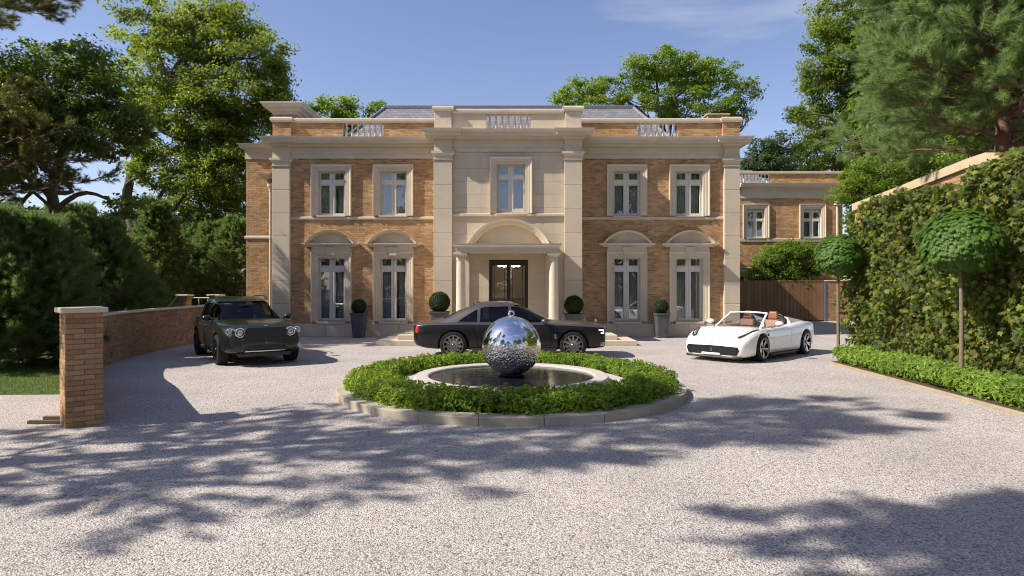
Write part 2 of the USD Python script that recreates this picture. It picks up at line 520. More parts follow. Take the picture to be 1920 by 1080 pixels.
def bay(x0, x1):
    hs = [h for h in holes_up + holes_lo if x0 < h[0] < x1]
    wall = sbox(x0, ZP - 0.3, x1, ZF0 + 0.8).difference(shapely.union_all([sbox(h[0], h[2], h[1], h[3]) for h in hs]))
    mesh(house, "wall", extrude(wall, YB + 0.012, YB + 0.30), M_MORTAR)
    bh = [(h[0] - 0.17, h[1] + 0.17, h[2] - 0.12, h[3] + 0.12) for h in hs]
    mesh(house, "brickwork", brick_mesh(brick_rows(x0, x1, ZP, ZF0 + 0.1, bh, rngB), YB, 0.06, rngB), M_BRICK, kind="stuff")


bay(LX0, LX1)
bay(RX0, RX1)


def block_set(parent, x0, x1, zs, y0, y1, gap=0.012, ch=0.008, splits=None):
    for i, (a, b) in enumerate(zip(zs[:-1], zs[1:])):
        xs = [x0, x1] if splits is None else splits(i)
        for xa, xb in zip(xs[:-1], xs[1:]):
            m = MB().box(xa + gap / 2, xb - gap / 2, y0, y1, a + gap / 2, b - gap / 2, ch)
            mesh(parent, "stone_block", m, M_BLOCK)


def yx(a, b, c):
    return (a, b, c)


def rect_path(x0, x1, y0, y1):
    # travelled so that 'right' points outwards (clockwise seen from above -> left... chosen by test)
    return [(x0, y1), (x0, y0), (x1, y0), (x1, y1)]


def around(parent, name, x0, x1, yf, yb, prof, mat=None, smooth=False):
    """moulding round the front and the two returns of a block; profile (out, z)"""
    v, f = sweep([(x0, yb), (x0, yf), (x1, yf), (x1, yb)], [(o, z) for o, z in prof], False, yx)
    return mesh(parent, name, (v, f), mat or M_STONE, smooth)


CORN = [(o * 0.8, z) for o, z in [(-0.05, 7.62), (0.07, 7.62), (0.07, 7.655), (0.11, 7.69), (0.11, 7.71), (0.15, 7.72), (0.40, 7.73), (0.42, 7.745), (0.42, 7.835), (0.44, 7.85), (0.47, 7.875), (0.52, 7.915), (0.53, 7.95), (-0.05, 7.965)]]
CAPM = [(-0.02, 6.80), (0.02, 6.80), (0.02, 6.83), (0.035, 6.845), (0.035, 6.86), (0.0, 6.87), (0.0, 6.98), (0.03, 7.0), (0.03, 7.02), (0.06, 7.05), (0.085, 7.075), (0.085, 7.155), (-0.02, 7.157)]
BASEM = [(-0.02, 0.0), (0.14, 0.0), (0.14, 0.22), (0.12, 0.235), (0.12, 0.25), (0.10, 0.30), (0.07, 0.32), (0.07, 0.345), (0.085, 0.375), (0.07, 0.405), (0.03, 0.43), (0.0, 0.45), (-0.02, 0.451)]


def pilaster(x0, x1, yf, yb, zb=0.0):
    p = holder(house, "pilaster")
    bm = [(o, z + zb) for o, z in BASEM]
    mesh(p, "core", MB().box(x0 + 0.02, x1 - 0.02, yf + 0.02, yb, zb, ZCAP + 0.35), M_STONE)
    zs = [zb + 0.45] + [z for z in np.arange(6.80 - 7 * 0.914, 6.79, 0.914) if z > zb + 0.75] + [6.80]
    block_set(p, x0, x1, zs, yf, yb - 0.01)
    around(p, "capital", x0, x1, yf, yb, CAPM)
    around(p, "base", x0, x1, yf, yb, bm)
    return p


CPX = [(px(813, YCP), px(848, YCP)), (px(1058, YCP), px(1092, YCP))]
KPX = [(px(510, YP), px(543, YP)), (px(1358, YP), px(1388, YP))]
for a, b in KPX:
    pilaster(a, b, YP, YB + 0.25)
for a, b in CPX:
    pilaster(a, b, YCP, YB + 0.25, 0.5)

# entablature frieze and cornice, broken forward over the pilasters
cx0, cx1 = CPX[0][0], CPX[1][1]
kx0, kx1 = KPX[0][0], KPX[1][1]
outline = [(kx0, 39.0), (kx0, YP), (KPX[0][1], YP), (KPX[0][1], YB - 0.05), (cx0, YB - 0.05), (cx0, YCP), (CPX[0][1], YCP), (CPX[0][1], YC - 0.04), (CPX[1][0], YC - 0.04), (CPX[1][0], YCP), (cx1, YCP),
           (cx1, YB - 0.05), (KPX[1][0], YB - 0.05), (KPX[1][0], YP), (kx1, YP), (kx1, 39.0)]
# the left flank steps in, so the left return stops at the set-back wall
fr = [(0.0, 7.157), (0.0, 7.30), (-0.02, 7.302), (-0.02, 7.34), (-0.015, 7.342), (-0.015, 7.62)]
fv, ff = sweep(outline, [(o, z) for o, z in fr], False, yx)
mesh(house, "frieze", (fv, ff), M_STONE)
cv, cf = sweep(outline, [(o, z) for o, z in CORN], False, yx)
mesh(house, "cornice", (cv, cf), M_STONE)
mesh(house, "roof_deck", flat(Polygon(outline).buffer(0.0), 7.93), M_LEAD)

# frieze soffit over the brick (closes the gap behind)
# string course
SC = [(-0.02, 4.70), (0.035, 4.70), (0.035, 4.72), (0.05, 4.735), (0.05, 4.80), (0.035, 4.815), (-0.02, 4.83)]
for a, b in ((LX0, LX1 + 0.02), (RX0 - 0.02, RX1)):
    v, f = sweep([(a, YB), (b, YB)], [(o, z) for o, z in SC], False, yx)
    mesh(house, "string_course", (v, f), M_STONE)
v, f = sweep([(CPX[0][1], YC), (CPX[1][0], YC)], [(o * 1.6, z - 0.02) for o, z in SC], False, yx)
mesh(house, "string_course", (v, f), M_STONE)

# plinth under both bays
for a, b in ((LX0, LX1 + 0.02), (RX0 - 0.02, RX1)):
    q = holder(house, "plinth")
    mesh(q, "core", MB().box(a, b, YB - 0.05, YB + 0.25, 0.0, ZP - 0.02), M_STONE)
    xs = np.linspace(a, b, 5)
    for xa, xb in zip(xs[:-1], xs[1:]):
        mesh(q, "stone_block", MB().box(xa + 0.004, xb - 0.004, YB - 0.09, YB - 0.02, 0.0, ZP, 0.012), M_BLOCK)

# centre block of ashlar
ccx0, ccx1 = CPX[0][1], CPX[1][0]
WX = px(958, YC)
DX0, DX1, DZ = px(917, YC), px(990, YC), 3.03
win_hole = sbox(WX - 0.60, 4.86, WX + 0.60, 6.80)
door_hole = sbox(DX0, 0.5, DX1, DZ)
cw = sbox(ccx0 - 0.05, 0.0, ccx1 + 0.05, 7.35).difference(win_hole.union(door_hole))
centre = holder(house, "ashlar_wall")
mesh(centre, "core", extrude(cw, YC + 0.012, YC + 0.35), M_MORTAR)
for sx, (a, b) in enumerate(((cx0, cx0 + 0.3), (cx1 - 0.3, cx1))):
    mesh(house, "return_wall", MB().box(a + 0.02, b - 0.02, YCP + 0.3, YB + 0.2, 0.0, 7.3), M_STONE)
solid = shapely.union_all([sbox(WX - 0.62, 4.72, WX + 0.62, 6.85), sbox(DX0 - 0.01, 0.5, DX1 + 0.01, DZ + 0.01)])
zs = np.arange(0.5, 7.35, 0.502)
for i, za in enumerate(zs):
    zb = min(za + 0.502, 7.34)
    if zb - za < 0.05:
        continue
    x = ccx0 - (0.55 if i % 2 else 0.0)
    while x < ccx1:
        xa, xb = max(x, ccx0 + 0.001), min(x + 1.1, ccx1 - 0.001)
        x += 1.1
        if xb - xa < 0.08:
            continue
        g = sbox(xa + 0.0035, za + 0.0035, xb - 0.0035, zb - 0.0035).difference(solid)
        for piece in getattr(g, "geoms", [g]):
            if piece.area < 0.004:
                continue
            bx0, bz0, bx1, bz1 = piece.bounds
            if abs(piece.area - (bx1 - bx0) * (bz1 - bz0)) < 1e-6:
                m = MB().box(bx0, bx1, YC, YC + 0.05, bz0, bz1, 0.003)
            else:
                m = extrude(piece, YC, YC + 0.05)
            mesh(centre, "stone_block", m, M_BLOCK)


# ---- windows
def xz(yf):
    return lambda a, b, o: (a, yf - o, b)


ARCH = [(-0.01, 0.0), (-0.01, 0.05), (0.03, 0.05), (0.03, 0.065), (0.10, 0.065), (0.11, 0.085), (0.19, 0.085), (0.21, 0.11), (0.24, 0.12), (0.26, 0.12), (0.26, 0.0)]


def surround(win, cx, z0, z1, half, yf, prof=ARCH, width=None):
    pth = [(cx + half, z0), (cx + half, z1), (cx - half, z1), (cx - half, z0)]
    v, f = sweep(pth, prof, False, xz(yf))
    mesh(win, "surround", (v, f), M_STONE)


def curtain(win, xa, xb, y, z0, z1, seed):
    n = 40
    xs = np.linspace(xa, xb, n)
    yy = y + 0.03 * np.sin(xs * 75 + seed) + 0.012 * np.sin(xs * 161 + seed)
    v = np.vstack([np.column_stack([xs, yy, np.full(n, z0)]), np.column_stack([xs, yy, np.full(n, z1)])])
    f = np.array([(i, i + 1, n + i + 1, n + i) for i in range(n - 1)])
    mesh(win, "curtain", (v, f), M_CURTAIN, True)


def window(cx, z0, z1, yw, tops, lows, half=0.55, seed=0, room=True, sill=True, parent=None, pane_x=0.35, s=1.0):
    """timber casement: two lights above a transom, two below, in a moulded stone architrave"""
    win = holder(parent or house, "window")
    surround(win, cx, z0, z1, half, yw - 0.002, [(o * s, d * s) for o, d in ARCH])
    # reveal
    rv = sbox(cx - half - 0.06, z0 - 0.02, cx + half + 0.06, z1 + 0.06).difference(sbox(cx - half, z0 - 0.0, cx + half, z1))
    mesh(win, "reveal", extrude(rv, yw + 0.0, yw + 0.26), M_STONE)
    yf = yw + 0.13
    pw = pane_x * s
    mw = 0.115 * s
    fr = sbox(cx - half, z0, cx + half, z1)
    panes = []
    for sx in (-1, 1):
        a = cx + sx * mw if sx > 0 else cx - mw - pw
        for (pa, pb) in (tops, lows):
            panes.append((a, a + pw, pa, pb))
    fr = fr.difference(shapely.union_all([sbox(a, c, b, d) for a, b, c, d in panes]))
    mesh(win, "frame", extrude(fr, yf, yf + 0.07), M_FRAME)
    bead = MB()
    for a, b, c, d in panes:
        bd = sbox(a - 0.025 * s, c - 0.025 * s, b + 0.025 * s, d + 0.025 * s).difference(sbox(a, c, b, d))
        bead.add(*extrude(bd, yf - 0.014, yf + 0.001))
    # rebated meeting stiles: two leaves standing proud of the outer frame
    for sx in (-1, 1):
        xa, xb = sorted((cx + sx * 0.006, cx + sx * (half - 0.06 * s)))
        lf = sbox(xa, z0 + 0.03, xb, z1 - 0.05).difference(shapely.union_all([sbox(a - 0.03 * s, c - 0.03 * s, b + 0.03 * s, d + 0.03 * s) for a, b, c, d in panes]))
        bead.add(*extrude(lf, yf - 0.03, yf + 0.0))
    mesh(win, "sash", bead, M_FRAME)
    for a, b, c, d in panes:
        mesh(win, "pane", MB().box(a - 0.004, b + 0.004, yf + 0.03, yf + 0.036, c - 0.004, d + 0.004), M_GLASS)
    if sill:
        mesh(win, "sill", MB().box(cx - half - 0.02, cx + half + 0.02, yw - 0.10, yw + 0.14, z0 - 0.05, z0 - 0.002, 0.008), M_STONE)
    if room:
        zf, zc = z0 - 0.05, z1 + 0.35
        b = MB().box(cx - half - 0.5, cx + half + 0.5, yw + 0.31, yw + 3.2, zf, zc)
        v, f = b.arr()
        f = np.array([t for t in f if not (np.abs(v[t][:, 1] - (yw + 0.31)) < 1e-6).all()])
        mesh(win, "room", (v, f), M_ROOM)
        curtain(win, cx - half + 0.02, cx - half + 0.02 + (0.42 if seed % 3 else 0.62), yw + 0.40, zf + 0.05, z1, seed)
        curtain(win, cx + half - 0.02 - (0.42 if seed % 2 else 0.36), cx + half - 0.02, yw + 0.40, zf + 0.05, z1, seed + 2)
    return win


def zrow(*ys):
    return [pz(y, YB + 0.13) for y in ys]


for i, c in enumerate(UPW):
    window(c, 4.86, 6.66, YB, zrow(337, 325), zrow(400, 348), seed=i)
window(WX, 4.80, 6.70, YC, [pz(327, YC + .1), pz(312, YC + .1)], [pz(391, YC + .1), pz(337, YC + .1)], seed=7)


def french(i, cx):
    w = window(cx, 0.60, 3.15, YB, zrow(498, 486), zrow(597, 510), seed=i + 3, sill=False)
    # outer casing
    v, f = sweep([(cx + 0.80, ZP), (cx + 0.80, 3.52), (cx - 0.80, 3.52), (cx - 0.80, ZP)], [(-0.03, 0.0), (-0.03, 0.045), (0.02, 0.045), (0.02, 0.0)], False, xz(YB - 0.003))
    mesh(w, "casing", (v, f), M_STONE)
    fz = sbox(cx - 0.78, 3.40, cx + 0.78, 3.60)
    mesh(w, "head", extrude(fz, YB - 0.10, YB + 0.02), M_STONE)
    key = Polygon([(cx - 0.13, 3.26), (cx + 0.13, 3.26), (cx + 0.20, 3.60), (cx - 0.20, 3.60)])
    mesh(w, "keystone", extrude(key, YB - 0.16, YB + 0.02), M_STONE)
    # segmental pediment
    hw, z0, rise_ = 0.98, 3.74, 0.52
    R = (hw * hw + rise_ * rise_) / (2 * rise_)
    cz = z0 + rise_ - R
    a0 = math.asin(hw / R)
    an = np.linspace(-a0, a0, 25)
    arc = np.column_stack([cx + (R - 0.13) * np.sin(an), cz + (R - 0.13) * np.cos(an)])
    prof = [(0.13, -0.02), (0.0, -0.02), (0.0, 0.09), (-0.03, 0.12), (-0.05, 0.24), (-0.09, 0.26), (-0.13, 0.31), (-0.13, -0.02)]
    v, f = sweep(arc, [(o + 0.0, d) for o, d in prof[1:]], False, xz(YB))
    mesh(w, "pediment_arch", (v, f), M_STONE)
    ty = [(cx + (R - 0.12) * math.sin(a), cz + (R - 0.12) * math.cos(a)) for a in an if cz + (R - 0.12) * math.cos(a) > z0 - 0.02]
    mesh(w, "tympanum", extrude(Polygon(ty + [(ty[-1][0], z0 - 0.03), (ty[0][0], z0 - 0.03)]), YB - 0.07, YB + 0.02), M_STONE)
    bs = [(-0.02, 3.60), (0.10, 3.60), (0.12, 3.63), (0.20, 3.65), (0.24, 3.67), (0.27, 3.72), (0.27, 3.745), (-0.02, 3.76)]
    hw2 = hw - 0.12
    v, f = sweep([(cx - hw2, YB + 0.02), (cx - hw2, YB), (cx + hw2, YB), (cx + hw2, YB + 0.02)], [(o, z) for o, z in bs], False, yx)
    mesh(w, "pediment_base", (v, f), M_STONE)
    mesh(w, "threshold", MB().box(cx - 0.58, cx + 0.58, YB - 0.12, YB + 0.14, ZP - 0.003, 0.60, 0.006), M_STONE)


for i, c in enumerate(UPW):
    french(i, c)

# ---- parapet: brick panels, stone copings, pedestals and balustrades
COPE = [(-0.14, 8.62), (0.05, 8.62), (0.055, 8.635), (0.07, 8.66), (0.09, 8.685), (0.09, 8.76), (0.07, 8.79), (-0.14, 8.80)]
BAL = [(0.0, 0.0), (0.062, 0.0), (0.062, 0.05), (0.045, 0.06), (0.038, 0.08), (0.058, 0.15), (0.064, 0.20), (0.055, 0.27), (0.036, 0.36), (0.030, 0.44), (0.040, 0.47), (0.045, 0.50), (0.062, 0.51), (0.062, 0.56), (0.0, 0.56)]
PY = YB + 0.04


def balustrade(par, x0, x1, y, z0, h, n):
    b = holder(par, "balustrade")
    first = None
    for i in range(n):
        c = x0 + (i + 0.5) * (x1 - x0) / n
        prof = [(r, z / 0.56 * h) for r, z in BAL]
        if first is None:
            first = mesh(b, "baluster", lathe(prof, 10), M_STONE, 40)
            UsdGeom.Xformable(stage.GetPrimAtPath(first)).AddTranslateOp().Set((c, y, z0))
        else:
            q = mesh(b, "baluster", lathe(prof, 10), M_STONE, 40)
            UsdGeom.Xformable(stage.GetPrimAtPath(q)).AddTranslateOp().Set((c, y, z0))
    return b


for (a, b, oa, ob) in ((KPX[0][0] + 0.03, CPX[0][0], px(643, PY), px(719, PY)), (CPX[1][1], KPX[1][1] - 0.03, px(1195, PY), px(1271, PY))):
    pr = holder(house, "parapet")
    hole = [(oa, ob, 7.9, 9.0)]
    mesh(pr, "core", extrude(sbox(a, 7.9, b, 8.63).difference(sbox(oa, 7.96, ob, 8.64)), PY + 0.012, PY + 0.22), M_MORTAR)
    mesh(pr, "brickwork", brick_mesh(brick_rows(a, b, 7.95, 8.625, hole, rngB), PY, 0.05, rngB), M_BRICK, kind="stuff")
    v, f = sweep([(a, PY), (b, PY)], [(o, z) for o, z in COPE] + [(-0.26, 8.80), (-0.26, 8.62), (-0.14, 8.62)], False, yx)
    mesh(pr, "coping", (v, f), M_STONE)
    balustrade(house, oa, ob, PY + 0.10, 7.96, 0.665, 7)
for a, b in KPX:
    pd = holder(house, "pedestal")
    a2, b2 = (a + 0.0, b + 0.03) if a < 0 else (a - 0.03, b)
    mesh(pd, "core", MB().box(a2 + 0.012, b2 - 0.012, YP + 0.06 + 0.012, YP + 0.62, 7.94, 8.70), M_MORTAR)
    mesh(pd, "brickwork", brick_mesh(brick_rows(a2, b2, 7.95, 8.625, [], rngB), YP + 0.06, 0.05, rngB), M_BRICK, kind="stuff")
    for xs_, sgn in ((a2, 1), (b2, -1)):
        vv, fff = brick_mesh(brick_rows(YP + 0.06, YP + 0.62, 7.95, 8.625, [], rngB), xs_, 0.05 * sgn, rngB, "y")
        mesh(pd, "brickwork", (vv, fff), M_BRICK, kind="stuff")
    v, f = sweep([(a2, YP + 0.62), (a2, YP + 0.06), (b2, YP + 0.06), (b2, YP + 0.62)], [(o, z) for o, z in COPE], False, yx)
    mesh(pd, "coping", (v, f), M_STONE)
    mesh(pd, "cap_stone", MB().box(a2 - 0.05, b2 + 0.05, YP + 0.01, YP + 0.67, 8.785, 8.815, 0.01), M_STONE)

# centre parapet in stone
pc = holder(house, "parapet")
ob0, ob1 = px(912, YC), px(995, YC)
for (a, b) in ((CPX[0][1] - 0.02, ob0), (ob1, CPX[1][0] + 0.02)):
    mesh(pc, "panel", MB().box(a, b, YC - 0.02, YC + 0.22, 7.94, 8.63), M_STONE)
v, f = sweep([(CPX[0][1], YC - 0.02), (CPX[1][0], YC - 0.02)], [(o, z) for o, z in COPE] + [(-0.26, 8.80), (-0.26, 8.62), (-0.14, 8.62)], False, yx)
mesh(pc, "coping", (v, f), M_STONE)
balustrade(house, ob0 + 0.01, ob1 - 0.01, YC + 0.09, 7.96, 0.665, 7)
for a, b in CPX:
    mesh(house, "pedestal", MB().box(a + 0.03, b - 0.03, YCP + 0.03, YCP + 0.75, 7.94, 8.72, 0.008), M_STONE)
    v, f = sweep([(a + 0.03, YCP + 0.75), (a + 0.03, YCP + 0.03), (b - 0.03, YCP + 0.03), (b - 0.03, YCP + 0.75), (a + 0.03, YCP + 0.75)][:4], [(o, z + 0.07) for o, z in COPE], False, yx)
    mesh(house, "pedestal_coping", (v, f), M_STONE)
    mesh(house, "pedestal_top", MB().box(a - 0.03, b + 0.03, YCP - 0.03, YCP + 0.75, 8.85, 8.874, 0.008), M_STONE)

# ---- hipped slate roof behind the parapet
ex0, ex1, ey0, ey1, ez = px(632, 26.2), px(1270, 26.2), 26.0, 36.0, 7.94
ry, rz_ = 30.2, pz(203, 30.2)
rx0, rx1 = px(722, ry), px(1188, ry)
V = np.array([(ex0, ey0, ez), (ex1, ey0, ez), (ex1, ey1, ez), (ex0, ey1, ez), (rx0, ry, rz_), (rx1, ry, rz_), (rx1, ry + 1.6, rz_), (rx0, ry + 1.6, rz_)])
FQ = np.array([(0, 1, 5, 4), (1, 2, 6, 5), (2, 3, 7, 6), (3, 0, 4, 7), (4, 5, 6, 7)])
mesh(house, "roof", (V, FQ), M_SLATE)
for a, b in ((0, 4), (1, 5)):
    mesh(house, "hip_flashing", tube([V[a] + [0, 0, 0.02], V[b] + [0, 0, 0.02]], 0.075, 6), M_LEAD)
mesh(house, "ridge_flashing", MB().box(rx0 - 0.06, rx1 + 0.06, ry - 0.07, ry + 1.65, rz_ - 0.02, rz_ + 0.13, 0.02), M_LEAD)

# ---- raised attic block running back on the left, low chimney on the right
ab = holder(house, "attic_block")
xa, xb, yy, zt = px(513, 26.6), px(556, 26.6), 26.6, pz(195, 26.6)
mesh(ab, "core", MB().box(xa + .012, xb - .012, yy + .012, 39.0, 7.9, zt), M_MORTAR)
mesh(ab, "brickwork", brick_mesh(brick_rows(xa, xb, 7.95, zt - 0.02, [], rngB), yy, 0.05, rngB), M_BRICK, kind="stuff")
zc = zt - 0.46
pr = [(-0.02, zc), (0.04, zc), (0.06, zc + 0.08), (0.14, zc + 0.12), (0.20, zc + 0.2), (0.32, zc + 0.26), (0.36, zc + 0.33), (0.42, zc + 0.40), (0.42, zc + 0.45), (-0.02, zc + 0.46)]
v, f = sweep([(xa, 39.0), (xa, yy), (xb, yy), (xb, 39.0)], pr, False, yx)
mesh(ab, "cornice", (v, f), M_STONE)
mesh(ab, "top_course", MB().box(xa - 0.02, xb + 0.1, yy - 0.01, 39.0, zt + .002, zt + 0.09, 0.01), M_STONE)
ch = holder(house, "chimney")
xa, xb, yy, zt = px(1327, 27.0), px(1366, 27.0), 27.0, pz(216, 27.0)
mesh(ch, "core", MB().box(xa + .012, xb - .012, yy + .012, yy + 0.9, 7.9, zt), M_MORTAR)
mesh(ch, "brickwork", brick_mesh(brick_rows(xa, xb, 7.95, zt - 0.02, [], rngB), yy, 0.05, rngB), M_BRICK, kind="stuff")
mesh(ch, "cap_stone", MB().box(xa - 0.06, xb + 0.06, yy - 0.06, yy + 0.96, zt, zt + 0.07, 0.012), M_BRICK)

# ---- set-back left flank with its own cornice, string and downpipe
YL = 26.2
fx0, fx1 = px(461, YL), KPX[0][0] + 0.1
mesh(house, "wall", MB().box(fx0, fx1, YL + 0.012, YL + 0.3, 0, 7.6), M_MORTAR)
mesh(house, "brickwork", brick_mesh(brick_rows(fx0, fx1, 0.0, 7.45, [(fx0, fx1, 4.02, 4.16)], rngB), YL, 0.05, rngB), M_BRICK, kind="stuff")
mesh(house, "wall", MB().box(fx0 + 0.01, fx0 + 0.3, YL + 0.06, 39.0, 0, 7.7), M_BRICK)
zt = pz(268, YL - 0.3)
pr = [(-0.05, zt - 0.62), (0.03, zt - 0.62), (0.03, zt - 0.26), (0.06, zt - 0.22), (0.10, zt - 0.2), (0.20, zt - 0.17), (0.22, zt - 0.08), (0.28, zt - 0.03), (0.30, zt), (-0.05, zt + 0.01)]
v, f = sweep([(fx0, 39.0), (fx0, YL), (fx1 - 0.1, YL)], [(o, z) for o, z in pr], False, yx)
mesh(house, "cornice", (v, f), M_STONE)
v, f = sweep([(fx0, 39.0), (fx0, YL), (fx1 - 0.1, YL)], [(o, z) for o, z in ((-0.02, 4.03), (0.04, 4.03), (0.05, 4.05), (0.05, 4.12), (0.03, 4.15), (-0.02, 4.16))], False, yx)
mesh(house, "string_course", (v, f), M_STONE)
dp = holder(house, "downpipe")
dx, dy = px(507, 25.9), 25.9
mesh(dp, "pipe", tube([(dx, dy, 0.1), (dx, dy, 6.05)], 0.05, 10), M_WHITEPIPE, 40)
mesh(dp, "hopper", lathe([(0.0, 0), (0.06, 0), (0.07, 0.1), (0.12, 0.2), (0.12, 0.32), (0, 0.32)], 12, c=(dx, dy, 6.0)), M_WHITEPIPE)
for z in (2.2, 4.0, 4.7):
    mesh(dp, "bracket", lathe([(0.0, 0), (0.066, 0), (0.066, 0.06), (0, 0.06)], 10, c=(dx, dy, z)), M_WHITEPIPE)
v, f = sweep([(dx - 0.30, YL), (dx - 0.30, 25.75), (dx + 0.1, 25.75)], [(o, z) for o, z in ((-0.2, 6.52), (0.0, 6.52), (0.05, 6.58), (0.1, 6.64), (0.12, 6.7), (-0.2, 6.74))], False, yx)
mesh(house, "corbel", (v, f), M_STONE)
# right-hand return of the main block
mesh(house, "wall", MB().box(kx1 - 0.3, kx1 - 0.03, YB + 0.2, 39.0, 0, 7.3), M_BRICK)

# ---- portico
pt = holder(house, "portico")
PYF = 21.85
pxa, pxb = px(855, PYF), px(1048, PYF)
pe = [(-0.3, 3.22), (0.0, 3.22), (0.0, 3.30), (0.015, 3.302), (0.015, 3.38), (0.03, 3.40), (0.06, 3.42), (0.08, 3.435), (0.08, 3.49), (0.10, 3.52), (-0.3, 3.535)]
v, f = sweep([(pxa, YC), (pxa, PYF), (pxb, PYF), (pxb, YC)], [(o, z) for o, z in pe], False, yx)
mesh(pt, "entablature", (v, f), M_STONE)
mesh(pt, "ceiling", MB().box(pxa + 0.02, pxb - 0.02, PYF + 0.02, YC, 3.26, 3.515), M_STONE)
for cxx in (px(864, 22.08), px(1038, 22.08)):
    prof = [(0.0, 0.5), (0.25, 0.5), (0.25, 0.56), (0.23, 0.57), (0.245, 0.60), (0.23, 0.64), (0.195, 0.66), (0.205, 0.69), (0.18, 0.72)] + [(0.175 - 0.022 * t ** 1.6, 0.74 + t * 2.2) for t in np.linspace(0, 1, 10)] + \
           [(0.175, 2.955), (0.175, 2.98), (0.155, 2.99), (0.155, 3.06), (0.18, 3.08), (0.215, 3.12), (0.215, 3.13)]
    mesh(pt, "column", lathe(prof, 32, c=(cxx, 22.08, 0)), M_STONE, 35)
    mesh(pt, "abacus", MB().box(cxx - 0.23, cxx + 0.23, 21.85, 22.31, 3.13, 3.218, 0.006), M_STONE)
    # responding flat pilaster on the wall
    mesh(pt, "responding_pilaster", MB().box(cxx - 0.2, cxx + 0.2, YC - 0.1, YC + 0.02, 0.5, 3.215, 0.006), M_STONE)
# big segmental hood above the portico
hw, z0 = 1.55, 3.60
rise_ = 0.97
R = (hw * hw + rise_ * rise_) / (2 * rise_)
cz = z0 + rise_ - R
acx = px(954, YC)
a0 = math.pi - math.asin(hw / R) if R < rise_ else math.asin(min(1, hw / R))
an = np.linspace(-a0, a0, 41)
arc = np.column_stack([acx + (R - 0.22) * np.sin(an), cz + (R - 0.22) * np.cos(an)])
prof = [(0.0, -0.02), (0.0, 0.30), (-0.03, 0.32), (-0.05, 0.32), (-0.07, 0.36), (-0.13, 0.37), (-0.16, 0.42), (-0.22, 0.46), (-0.22, -0.02)]
v, f = sweep(arc, prof, False, xz(YC))
mesh(pt, "arched_hood", (v, f), M_STONE)
ty = [(acx + (R - 0.21) * math.sin(a), cz + (R - 0.21) * math.cos(a)) for a in an]
mesh(pt, "tympanum", extrude(Polygon(ty), YC - 0.06, YC + 0.01), M_STONE)

# ---- front door: black metal frame, glazed leaves with bars, hall behind
door = holder(house, "front_door")
yd = YC + 0.10
fd = sbox(DX0, 0.5, DX1, DZ)
pw_ = (DX1 - DX0)
cxd = (DX0 + DX1) / 2
g0, g1 = 0.62, DZ - 0.22
lp = [(cxd - 0.62, cxd - 0.07), (cxd + 0.07, cxd + 0.62)]
fr = fd.difference(shapely.union_all([sbox(a, g0, b, g1) for a, b in lp]))
mesh(door, "frame", extrude(fr, yd, yd + 0.09), M_BLACK)
mesh(door, "architrave", extrude(fd.buffer(0.0).difference(sbox(DX0 + 0.1, 0.4, DX1 - 0.1, DZ - 0.1)), yd - 0.06, yd), M_BLACK)
for a, b in lp:
    mesh(door, "pane", MB().box(a, b, yd + 0.05, yd + 0.056, g0, g1), M_GLASS)
    bars = MB()
    for t in (0.14, 0.86):
        bars.box(a + (b - a) * t - 0.012, a + (b - a) * t + 0.012, yd + 0.01, yd + 0.04, g0, g1)
    for z in (1.05, 1.5, 1.55):
        bars.box(a, b, yd + 0.008, yd + 0.042, z, z + 0.022)
    for t in np.linspace(0.08, 0.92, 8):
        bars.box(a + (b - a) * t - 0.009, a + (b - a) * t + 0.009, yd + 0.012, yd + 0.04, g0, 1.5)
    mesh(door, "grille", bars, M_BLACK)
mesh(door, "lock_plate", lathe([(0, -0.03), (0.15, -0.03), (0.15, 0.0), (0, 0.0)], 24, "y", (cxd, yd - 0.02, 1.2)), M_DARKWOOD)
for s in (-1, 1):
    mesh(door, "handle", tube([(cxd + s * 0.05, yd - 0.05, 1.15), (cxd + s * 0.05, yd - 0.05, 1.75)], 0.012, 8), M_BLACK)
b = MB().box(cxd - 2.2, cxd + 2.2, YC + 0.36, YC + 6.0, 0.48, 4.2)
v, f = b.arr()
f = np.array([t for t in f if not (np.abs(v[t][:, 1] - (YC + 0.36)) < 1e-6).all()])
mesh(house, "entrance_hall", (v, f), simple("hall_plaster", (0.66, 0.58, 0.48), 0.85))
usdkit.material(stage, LK + "lamp_glow", {"e": ("emission", {"color": (1.0, 0.78, 0.55), "strength": 9.0})}, [], surface="e.emission")
hl = holder(house, "hall_light")
mesh(hl, "stem", tube([(cxd, YC + 3, 4.2), (cxd, YC + 3, 3.05)], 0.015, 6), M_BLACK)
for k in range(6):
    a = k * math.pi / 3
    mesh(hl, "bulb", trimesh.creation.icosphere(1, 0.10).apply_translation((cxd + 0.4 * math.cos(a), YC + 3 + 0.4 * math.sin(a), 2.95)), UsdShade.Material.Get(stage, LK + "lamp_glow"), True)
# staircase glimpsed inside the hall
st = holder(house, "hall_stair")
for k in range(9):
    mesh(st, "step", MB().box(cxd + 0.9, cxd + 2.1, YC + 3.0 + k * 0.26, YC + 3.3 + k * 0.26, 0.48, 0.66 + k * 0.17), M_DARKWOOD)

